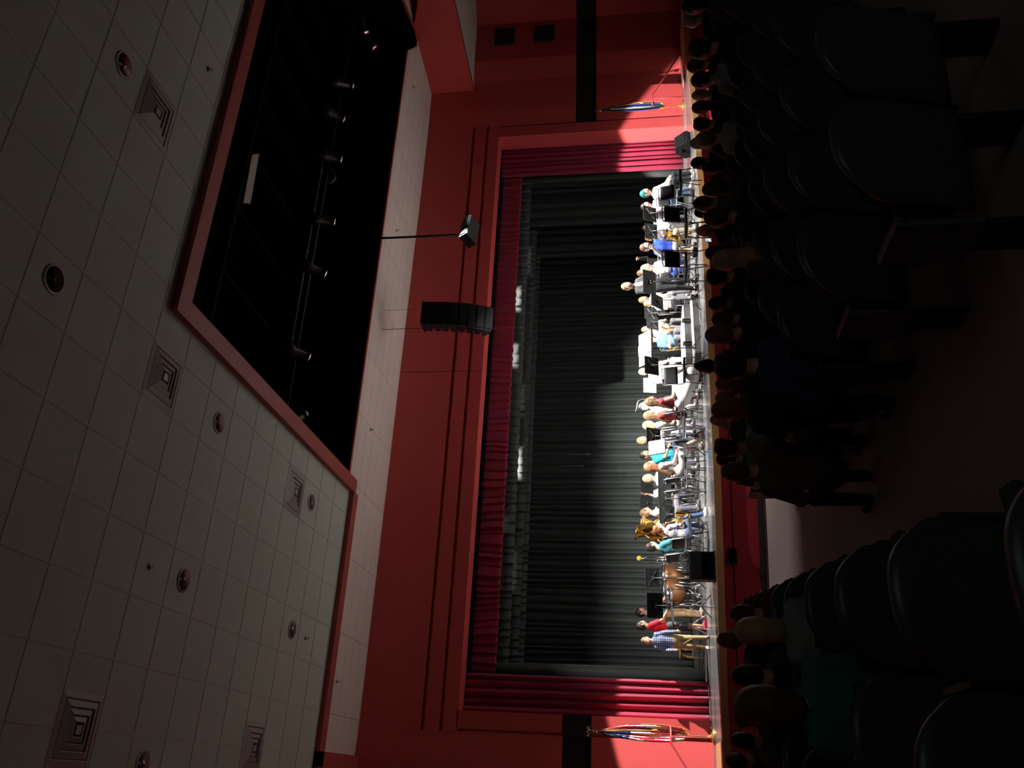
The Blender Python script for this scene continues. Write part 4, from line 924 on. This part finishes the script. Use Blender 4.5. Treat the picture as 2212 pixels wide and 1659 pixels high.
# percussion table with black bars
p = ony(1451, 1345, .0); q = ony(1446, 1268, .1)
o = empty('percussion_table', (0, 0, 0)); tag(o, 'long narrow black percussion stand before the kettle drums and boys', 'percussion stand')
a = ony(1455, 1355, -.4); b = ony(1446, 1268, -.1); d = Vector(b) - Vector(a)
def tbar(v0, v1, w_, h_, mi, nm, par):
    v0 = Vector(v0); v1 = Vector(v1); dd = (v1 - v0); n = Vector((-dd.y, dd.x, 0)).normalized() * w_; u = Vector((0, 0, h_)); m = MB()
    v = [v0 - n - u, v1 - n - u, v1 + n - u, v0 + n - u, v0 - n + u, v1 - n + u, v1 + n + u, v0 + n + u]; m.add([tuple(t) for t in v], [(0, 3, 2, 1), (4, 5, 6, 7), (0, 1, 5, 4), (1, 2, 6, 5), (2, 3, 7, 6), (3, 0, 4, 7)]); return m.build(nm, mi, par)
tbar(a, Vector(a) + d * .55, .16, .02, M_metal, 'tray', o); tbar(Vector(a) + d * .5 + Vector((0, 0, .06)), Vector(a) + d * 1.0 + Vector((0, 0, .1)), .14, .025, M_metal, 'pad', o)
for t in (.05, .5, .95):
    c = Vector(a) + d * t; MB().tube([c, (c.x, c.y, .35)], .014, 8).build('pole', M_metal, o, True)
    m = MB()
    for k in range(3): an = 2 * PI * k / 3 + t; m.tube([(c.x, c.y, .40), (c.x + .26 * math.cos(an), c.y + .26 * math.sin(an), .012)], .009, 6)
    m.build('tripod', M_chrome, o, True)
m = MB(); c = Vector(a) + d * .8; m.lathe([(.15, -.07), (.16, -.07), (.16, .07), (.15, .07)], (c.x, c.y, c.z + .02), 20); m.build('snare_shell', M_chrome, o, True)
for k, (t, lab) in enumerate(((.1, 'wooden drumstick in the right hand of the plaid-shirted boy'),)):
    q0, q1 = ony(1476, 1391, -.75), ony(1495, 1379, -.78); m = MB(); m.tube([tuple(q0), tuple(q1)], [.010, .008], 8); tag(m.build('drumstick', M_wood, None, True), lab, 'drumstick')
# wooden stool behind the plaid boy
p = onz(1503, 1411, 0); p[1] = 2.6; p[0] = float(ony(1490, 1411, 2.6)[0]); o = empty('wooden_stool', (p[0], p[1], 0)); tag(o, 'small light wooden stool behind the plaid-shirted boy', 'stool')
MB().lathe([(.16, .50), (.17, .51), (.17, .53), (.16, .54), (0, .54)], n=20).build('seat', M_wood, o, True)
for k in range(4):
    a_ = PI / 4 + k * PI / 2; MB().tube([(.10 * math.cos(a_), .10 * math.sin(a_), .5), (.19 * math.cos(a_), .19 * math.sin(a_), 0)], .013, 8).build('leg', M_wood, o, True)
m = MB()
for k in range(4):
    a_, b_2 = PI / 4 + k * PI / 2, PI / 4 + (k + 1) * PI / 2; m.tube([(.155 * math.cos(a_), .155 * math.sin(a_), .2), (.155 * math.cos(b_2), .155 * math.sin(b_2), .2)], .008, 6)
m.build('stretcher', M_wood, o, True)
# podium
o = empty('conductor_podium', (9.92, -1.60, 0), math.radians(4)); tag(o, 'two-step grey carpeted podium with pale edging at the front of the stage', 'podium')
for nm, lo, hi in (('lower_step', (-.80, -.80, 0), (.85, .9, .17)), ('upper_step', (-.72, -.42, .17), (.78, .9, .36))):
    bx = MB().box(lo, (hi[0], hi[1], hi[2] - .012)).build(nm, M_pcarp, o); MB().box((lo[0] - .006, lo[1] - .006, hi[2] - .03), (hi[0] + .006, hi[1], hi[2])).build('edging', M_edge, bx)
m = MB()
for x in (-.35, .30):
    m.box((x - .012, -.50, .02), (x + .012, -.42, .40)); m.box((x + .05, -.50, .02), (x + .07, -.42, .38))
m.build('rail_socket', M_metal, o)
# black case at the left front
p = onz(1543, 1218, 0); o = empty('black_case', (4.35, -2.75, 0), -.1); tag(o, 'black box shaped case standing at the left front edge of the stage', 'case')
c0 = onz(1545, 1190, 0); c1 = onz(1545, 1250, 0); o.location = ((c0[0] + c1[0]) / 2, (c0[1] + c1[1]) / 2 + .18, 0)
bevel(MB().box((-.28, -.2, .015), (.28, .22, .50)).build('body', mat('case_black', (.010, .010, .011), .6), o), .02); MB().box((-.25, -.207, .05), (.25, -.20, .27)).build('grille', M_dark, o)
m = MB(); m.tube([(-.12, 0, .50), (-.11, 0, .54), (.11, 0, .54), (.12, 0, .50)], .012, 8); m.build('handle', M_metal, o)
for x, y in ((-.28, -.15), (.28, -.15), (.28, .17), (-.28, .17)): MB().lathe([(.02, 0), (.02, .02)], (x, y, 0), 8).build('foot', M_metal, o)
# wedge monitor
o = empty('stage_monitor', (0, 0, 0), 0); tag(o, 'dark grey wedge shaped floor monitor near the red curtain at the right', 'speaker'); p = onz(1491, 306, 0); o.location = (p[0], p[1] + .1, 0); o.rotation_euler = (0, 0, .35)
prof = [(-.20, 0), (.22, 0), (.26, .14), (.10, .38), (-.06, .40), (-.26, .10)]; m = MB(); v = [(sx * .28, y, z) for sx in (-1, 1) for y, z in prof]
m.add(v, [tuple(range(5, -1, -1)), tuple(range(6, 12))] + [(i, (i + 1) % 6, 6 + (i + 1) % 6, 6 + i) for i in range(6)]); bevel(m.build('cabinet', mat('monitor_grey', (.014, .015, .016), .55), o), .012)
m = MB(); v = [(-.24, -.235, .15), (.24, -.235, .15), (.24, -.085, .37), (-.24, -.085, .37)]; m.add(v + [(x, y - .008, z + .004) for x, y, z in v], [(0, 1, 2, 3), (7, 6, 5, 4), (0, 4, 5, 1), (1, 5, 6, 2), (2, 6, 7, 3), (3, 7, 4, 0)]); m.build('grille', M_metal, o)
m = MB(); m.lathe([(.045, 0), (.04, .02), (0, .02)], (-.29, .02, .18), 14, M=rotm((-1, 0, 0))); m.build('handle', M_dark, o)
# cables on the floor
for pts, lab in ((((1489, 362), (1482, 370), (1474, 380), (1468, 392)), 'black cable curving over the stage floor at the right end'), (((1512, 702), (1508, 735), (1513, 770), (1522, 782)), 'thin black cable lying before the podium')):
    q = [onz(x, y, .008) for x, y in pts]; tag(MB().tube([tuple(t) for t in q], .008, 6).build('floor_cable', M_metal, None, True), lab, 'cable')

# ---- flags
def flag(bx, by, label, kind):
    o = empty('flag_on_stand', (bx, by, 0)); tag(o, label, 'flag')
    MB().lathe([(.16, 0), (.155, .03), (.08, .06), (.03, .10), (.025, .16)], n=24).build('base', mat('gold_base', (.75, .52, .16), .3, metal=.8), o, True)
    MB().tube([(0, 0, .1), (0, 0, 2.42)], .015, 10).build('pole', mat('pole_oak', (.40, .22, .08), .4), o, True)
    if kind == 'us':
        m = MB(); m.lathe([(.001, 2.43), (.035, 2.45), (.035, 2.49), (.001, 2.52)], n=10); V, F_ = field_mesh([cone((0, 0, 2.53), (0, -.01, 2.62), .035, .030), cone((0, -.02, 2.64), (0, -.05, 2.65), .02, .012)] + [cone((s * .02, 0, 2.60), (s * .09, .01, 2.66), .022, .016) for s in (-1, 1)] + [cone((s * .09, .01, 2.66), (s * .12, .01, 2.52), .018, .008) for s in (-1, 1)], .01)
        m.add(V.tolist(), F_.tolist()); m.build('eagle_finial', M_chrome, o, True)
    else: MB().lathe([(.02, 2.42), (.02, 2.46), (.032, 2.50), (.001, 2.62)], n=8).build('spear_finial', M_chrome, o, True)
    mats = [mat('flag_red', (.45, .01, .03), .7), mat('flag_white', (.85, .83, .80), .7), mat('flag_blue', (.015, .03, .14) if kind == 'us' else (.02, .10, .50), .7), mat('flag_gold', (.80, .45, .04), .6)]
    m = MB(); NU, NV = 44, 40
    def fn(u, v):      # v: 0 top, 1 bottom; the cloth gathers to the pole at the top
        w_ = .035 + .23 * math.sin(PI * .78 * v) ** .85; a = u * 5 * 2 * PI
        x = (u - .42) * 1.2 * w_ * 1.1 + .012 * math.sin(a * .5); y = -.03 - .022 * (v ** .6) * (1 + math.sin(a)) + .07 * math.sin(PI * u) * v ; z = 2.38 - v * 1.86 * (1 - .14 * abs(u - .5))
        return (x, y, z)
    vs_ = [fn(i / NU, j / NV) for j in range(NV + 1) for i in range(NU + 1)]
    for j in range(NV):
        for i in range(NU):
            u, v = (i + .5) / NU, (j + .5) / NV
            if v > .965 or (i == NU - 1 and v > .5): mi = 3
            elif kind == 'us':
                if u < .6 and v < .34: mi = 1 if ((i * 7 + j * 3) % 9 == 0) else 2
                else: mi = int((u * 9 + v * 3.2)) % 2
            else: mi = 1 if (.30 < u < .62 and v > .12) else (0 if u > .9 else 2)
            k = j * (NU + 1) + i; m.f.append((k, k + 1, k + NU + 2, k + NU + 1)); m.m.append(mi)
    m.v = vs_; ob = m.build('cloth', mats, o, True); md = ob.modifiers.new('t', 'SOLIDIFY'); md.thickness = .008
    m = MB(); m.tube([(.01, -.02, 2.4), (.05, -.1, 1.9), (.07, -.15, 1.3)], .008, 6); m.lathe([(.001, 1.3), (.02, 1.27), (.026, 1.18), (.001, 1.17)], (.07, -.15, 0), 8); m.build('gold_cord', mats[3], o, True)
p = ony(1546, 1590, -.70); flag(float(ony(1400, 1586, -.70)[0]), -.70, 'furled United States flag with gold fringe and silver eagle, left of the stage', 'us')
flag(float(ony(1380, 234, -.7)[0]), -.70, 'furled blue and white flag with gold fringe at the right of the stage', 'state')
# handrails at both ends
for nm, s_ in (('left', 1), ('right', -1)):
    f = (lambda x: x) if s_ == 1 else mir
    o = empty('handrail', (0, 0, 0)); tag(o, 'red painted metal stair handrail at the %s end of the stage' % nm, 'handrail', 'red stair handrails')
    Mh = mat('rail_red', (.42, .05, .06), .4)
    MB().tube([(f(1.26), -.75, .90), (f(.92), -.80, .90), (f(.30), -.90, .50), (f(-.6), -1.05, -.05)], .022, 10).build('top_rail', Mh, o, True)
    MB().tube([(f(1.05), -.78, .90), (f(1.05), -.78, .0)], .020, 10).build('post', Mh, o, True); MB().tube([(f(-.45), -1.02, .03), (f(-.45), -1.02, -.9)], .020, 10).build('post', Mh, o, True)
    MB().lathe([(.05, 0), (.05, .012), (.02, .02)], (f(1.05), -.78, .012), 14).build('foot_plate', Mh, o)
# folded hook panel and fire hose box on left wall left out of view

# ================================================================== THE HOUSE: seats and audience
M_sfab = mat('seat_fabric', (.035, .042, .040), .9, bump=.3, bscale=120)
M_splas = mat('seat_shell', (.050, .055, .052), .38)
M_light = mat('aisle_light', (.55, .55, .60), .4)
def seat_proto():
    o = empty('auditorium_seat', (0, 0, 0))
    def shell(u, v):          # rounded-top back shell, curved across
        x = (u - .5) * 2; wtop = 1 - .18 * max(0, (v - .72) / .28) ** 2
        z = .34 + .56 * v - .10 * max(0, (v - .55) / .45) * abs(x) ** 2.6
        return (x * .265 * wtop, -.20 - .13 * v + .035 * x * x * 1.0, z)
    b = MB().grid(shell, 14, 10).build('backrest_shell', M_splas, o, True); md = b.modifiers.new('t', 'SOLIDIFY'); md.thickness = .028; md.offset = 1
    c = MB().grid(lambda u, v: ((u - .5) * .46, -.13 - .12 * v + .03 * math.sin(PI * u) * -1, .44 + .38 * v), 8, 5).build('back_cushion', M_sfab, o, True); md = c.modifiers.new('t', 'SOLIDIFY'); md.thickness = .05; md.offset = -1
    bevel(MB().box((-.24, -.16, .38), (.24, .30, .47)).build('seat_cushion', M_sfab, o), .03, 3)
    for sx in (-1, 1):
        bevel(MB().box((sx * .28 - .028, -.18, .60), (sx * .28 + .028, .16, .635)).build('armrest', mat('armrest_plastic', (.02, .02, .022), .4), o), .008)
        MB().box((sx * .28 - .015, -.12, 0), (sx * .28 + .015, .08, .60)).build('stanchion', M_metal, o)
    return o
S0 = seat_proto(); _su = [False]; ORD = ['first', 'second', 'third', 'fourth', 'fifth', 'sixth', 'seventh', 'eighth', 'ninth', 'tenth', 'eleventh', 'twelfth', 'thirteenth', 'fourteenth', 'fifteenth', 'sixteenth', 'seventeenth', 'eighteenth']
ROWY = [-18.0 + 1.1 * k for k in range(10)]
aisle_l = lambda y: .95 + .176 * (y + 16.9)
aisle_r = lambda y: 2.15 + .20 * (y + 16.9)
SEATS = {}
def vis(x, y, z):
    q = CM.T @ (np.array([x, y, z]) - CC)
    if q[1] < .4: return False
    px, py = 1106 - F_PX * q[2] / q[1], 829.5 - F_PX * q[0] / q[1]
    return -30 < px < 2280 and -60 < py < 1720
for k, y in enumerate(ROWY):
    z = FLOOR(y)
    for side in (-1, 1):
        e = aisle_l(y) - .32 if side < 0 else aisle_r(y) + .32; j = 0
        for j in range(18):
            x = e + side * .57 * j
            if side > 0: yy = y - .012 * (x - 9) ** 2 * .12
            else: yy = y
            if not vis(x, yy - .3, z + .85): continue
            o = S0 if not _su[0] else copy_tree(S0); _su[0] = True
            o.location = (x, yy, z); o.rotation_euler = (0, 0, 0)
            rk = len(ROWY) - 1 - k
            tag(o, 'dark auditorium seat, %s from the aisle in the %s row from the stage, %s block' % (ORD[j], ORD[rk], 'left' if side < 0 else 'right'), 'seat', 'dark auditorium seats'); SEATS[(k, side, j)] = (x, yy)
            if j == 0:
                m = MB(); m.box((-.012, -.17, .30), (.012, .13, .64)); pn = m.build('end_panel', mat('end_panel_grey', (.09, .09, .095), .5), o); pn.location = (.31 * (1 if side < 0 else -1), 0, 0)
                m = MB(); m.lathe([(.028, 0), (.024, .010), (0, .011)], (.31 * (1 if side < 0 else -1), .10, .40), 12, M=rotm((1 if side < 0 else -1, 0, 0))); m.build('aisle_light', M_light, o)
# audience: (picture x, y of the head centre), hair, style, shirt colour, facing, description
SHIRT = {'black': (.02, .02, .022), 'grey': (.10, .10, .105), 'white': (.35, .34, .34), 'red': (.16, .012, .016), 'green': (.03, .14, .10), 'blue': (.03, .05, .12), 'brown': (.10, .06, .04), 'teal': (.05, .10, .10), 'light': (.22, .25, .24)}
AUD = [
 ((1640, 1362), 'blond', 'bob', 'light', 3, 'bob-haired blonde woman in a light top in the left block beside the aisle'),
 ((1583, 1382), 'auburn', 'short', 'black', 6, 'head of a person in front of the bob-haired blonde'),
 ((1625, 1462), 'dark', 'short', 'blue', 4, 'dark-haired person in dark blue, left of the blonde'),
 ((1660, 1520), 'brown', 'bob', 'green', 3, 'broad person in a green top in the left block'),
 ((1622, 1548), 'brown', 'bushy', 'black', 4, 'person with full hair in front of the green-topped one'),
 ((1612, 1600), 'dark', 'short', 'grey', 5, 'person in grey near the left edge of the stage'),
 ((1598, 1643), 'brown', 'short', 'brown', 6, 'person at the very left edge of the photo, below the flag'),
 ((1612, 1326), 'brown', 'short', 'red', 5, 'person in dark red at the aisle side in front of the blonde'),
 ((1562, 722), 'light_brown', 'short', 'black', 4, 'man with a large round head below the podium'),
 ((1590, 792), 'dark', 'bushy', 'blue', 3, 'dark-haired person left of the round-headed man'),
 ((1532, 790), 'dark', 'bun', 'black', 7, 'child whose narrow head sticks up against the stage floor'),
 ((1577, 828), 'light_brown', 'bob', 'black', 4, 'person with fringe-lit hair left of the narrow-headed child'),
 ((1572, 860), 'light_brown', 'short', 'grey', 5, 'balding person in grey, rim light on the scalp'),
 ((1577, 886), 'auburn', 'bob', 'black', 4, 'auburn-haired person next to the balding one'),
 ((1555, 906), 'light_brown', 'bald', 'grey', 7, 'bald head lit from the front, near the stage'),
 ((1567, 914), 'light_brown', 'bald', 'black', 6, 'smaller bald head directly before the lit bald one'),
 ((1577, 968), 'brown', 'bushy', 'light', 4, 'bushy-haired person in a light shirt at the aisle end of the crowd'),
 ((1576, 992), 'dark', 'short', 'black', 5, 'aisle-side person in black beside the bushy-haired one'),
 ((1598, 1018), 'brown', 'short', 'brown', 4, 'person at the end seat by the aisle'),
 ((1556, 656), 'dark', 'short', 'black', 6, 'person in front of the red stage face right of the podium'),
 ((1568, 690), 'brown', 'short', 'black', 5, 'person right of the round-headed man'),
 ((1556, 598), 'dark', 'bushy', 'black', 5, 'broad-haired person below the suited man'),
 ((1572, 562), 'blond', 'long', 'brown', 4, 'person with straight shoulder-length fair hair, large in the crowd'),
 ((1548, 547), 'dark', 'short', 'black', 6, 'person half hidden before the fair straight hair'),
 ((1524, 497), 'auburn', 'bald', 'black', 7, 'person with a round close-cropped head holding up a lit phone'),
 ((1520, 458), 'dark', 'short', 'black', 8, 'small dark head overlapping the oak stage edge'),
 ((1524, 440), 'brown', 'short', 'grey', 7, 'head next to the small dark one, to its right'),
 ((1545, 408), 'brown', 'bob', 'brown', 5, 'large shadowy head with full hair at the right'),
 ((1556, 470), 'brown', 'short', 'black', 5, 'shadowy person with light cuff below the small dark head'),
 ((1540, 362), 'dark', 'bob', 'red', 6, 'person in dark red below the right end of the band'),
 ((1512, 352), 'dark', 'short', 'black', 8, 'dark head against the bright oak edge near the monitor'),
 ((1513, 308), 'grey', 'short', 'brown', 7, 'grey-haired person right below the floor monitor'),
 ((1530, 300), 'light_brown', 'short', 'white', 6, 'person in a pale top, back lit, near the floor monitor'),
 ((1522, 268), 'dark', 'bushy', 'black', 6, 'dark bushy head between two paler ones at the right'),
 ((1515, 232), 'brown', 'bob', 'black', 6, 'person in profile with rim-lit hair at the right'),
 ((1512, 205), 'blond', 'bob', 'white', 7, 'pale-haired person at the right, lit on one side'),
 ((1520, 172), 'dark', 'short', 'white', 5, 'person in a plain white shirt, the only bright shirt in the dark crowd'),
 ((1508, 142), 'brown', 'ponytail', 'black', 6, 'person whose glasses catch the light at the right'),
 ((1520, 105), 'dark', 'bushy', 'black', 4, 'large dark head with full hair near the right edge'),
 ((1497, 45), 'grey', 'bushy', 'black', 7, 'grey-haired person near the right edge of the photo'),
 ((1500, 12), 'dark', 'bob', 'brown', 5, 'person at the extreme right edge of the photo'),
]
PROTO = {}
taken = []
for px, hair, style, sh, row, lab in AUD:
    best = None
    for rw in (row, row + 1, row - 1, row + 2):
        if not 0 <= rw < len(ROWY): continue
        y = ROWY[rw] - .03; p = ony(px[0], px[1], y); z = FLOOR(y); k_ = (float(p[2]) - z) / 1.178; x = float(p[0])
        near = min([abs(x - a) for r, a in taken if r == rw] + [9]); pen = (0 if rw == row else .3) + max(0, .52 - near) * 6 + max(0, abs(k_ - .97) - .14) * 5
        if best is None or pen < best[0]: best = (pen, rw, x, y, z, k_, p)
    pen, row, x, y, z, k_, p = best; s = max(.80, min(1.14, k_)); taken.append((row, x))
    key = (hair, style, sh)
    if key in PROTO:
        o = copy_tree(PROTO[key]); o.location = (x, y, z); o.scale = (s, s, s); tag(o, 'audience member: ' + lab, 'person', 'seated audience')
    else:
        o = figure('audience member: ' + lab, (x, y, z), 0, 'sit', s, hair=hair, style=style, top=SHIRT[sh], bottom=(.03, .03, .035), sleeve='long' if row % 2 else 'short', vox=.018, group='seated audience', female=style in ('bob', 'long'), hs=1.0, look=(random.uniform(-.3, .3), 0), name='person')
        PROTO[key] = o
# lit phone
p = ony(1530, 519, ROWY[7] + .35); o = empty('mobile_phone', p); tag(o, 'mobile phone with a glowing screen held up in the dark crowd', 'phone')
bevel(MB().box((-.030, -.004, -.046), (.030, .004, .046)).build('body', M_metal, o), .004)
ms = mat('phone_screen', (.35, .62, .95), .3, emit=.16); nt = ms.node_tree; tc = nt.nodes.new('ShaderNodeTexCoord'); n = nt.nodes.new('ShaderNodeTexNoise'); n.inputs['Scale'].default_value = 28; r = nt.nodes.new('ShaderNodeValToRGB'); r.color_ramp.elements[0].position = .42; r.color_ramp.elements[0].color = (.02, .16, .42, 1); r.color_ramp.elements[1].position = .55; r.color_ramp.elements[1].color = (.9, .97, 1, 1)
nt.links.new(tc.outputs['Object'], n.inputs['Vector']); nt.links.new(n.outputs['Fac'], r.inputs[0]); nt.links.new(r.outputs[0], nt.nodes['Principled BSDF'].inputs['Emission Color'])
MB().box((-.026, -.0052, -.041), (.026, -.0042, .041)).build('screen', ms, o)
# camcorder-like box held up right of the large round head
p = ony(1572, 660, ROWY[6] + .3); o = empty('camera_box', p); tag(o, 'small dark box held up against the red stage front', 'camera')
bevel(MB().box((-.10, -.04, -.06), (.10, .04, .06)).build('body', M_plast, o), .01); MB().lathe([(.03, 0), (.03, .04), (.024, .045)], (0, .04, 0), 12, M=rotm((0, 1, 0))).build('lens', M_metal, o)
for k in list(MATS): pass
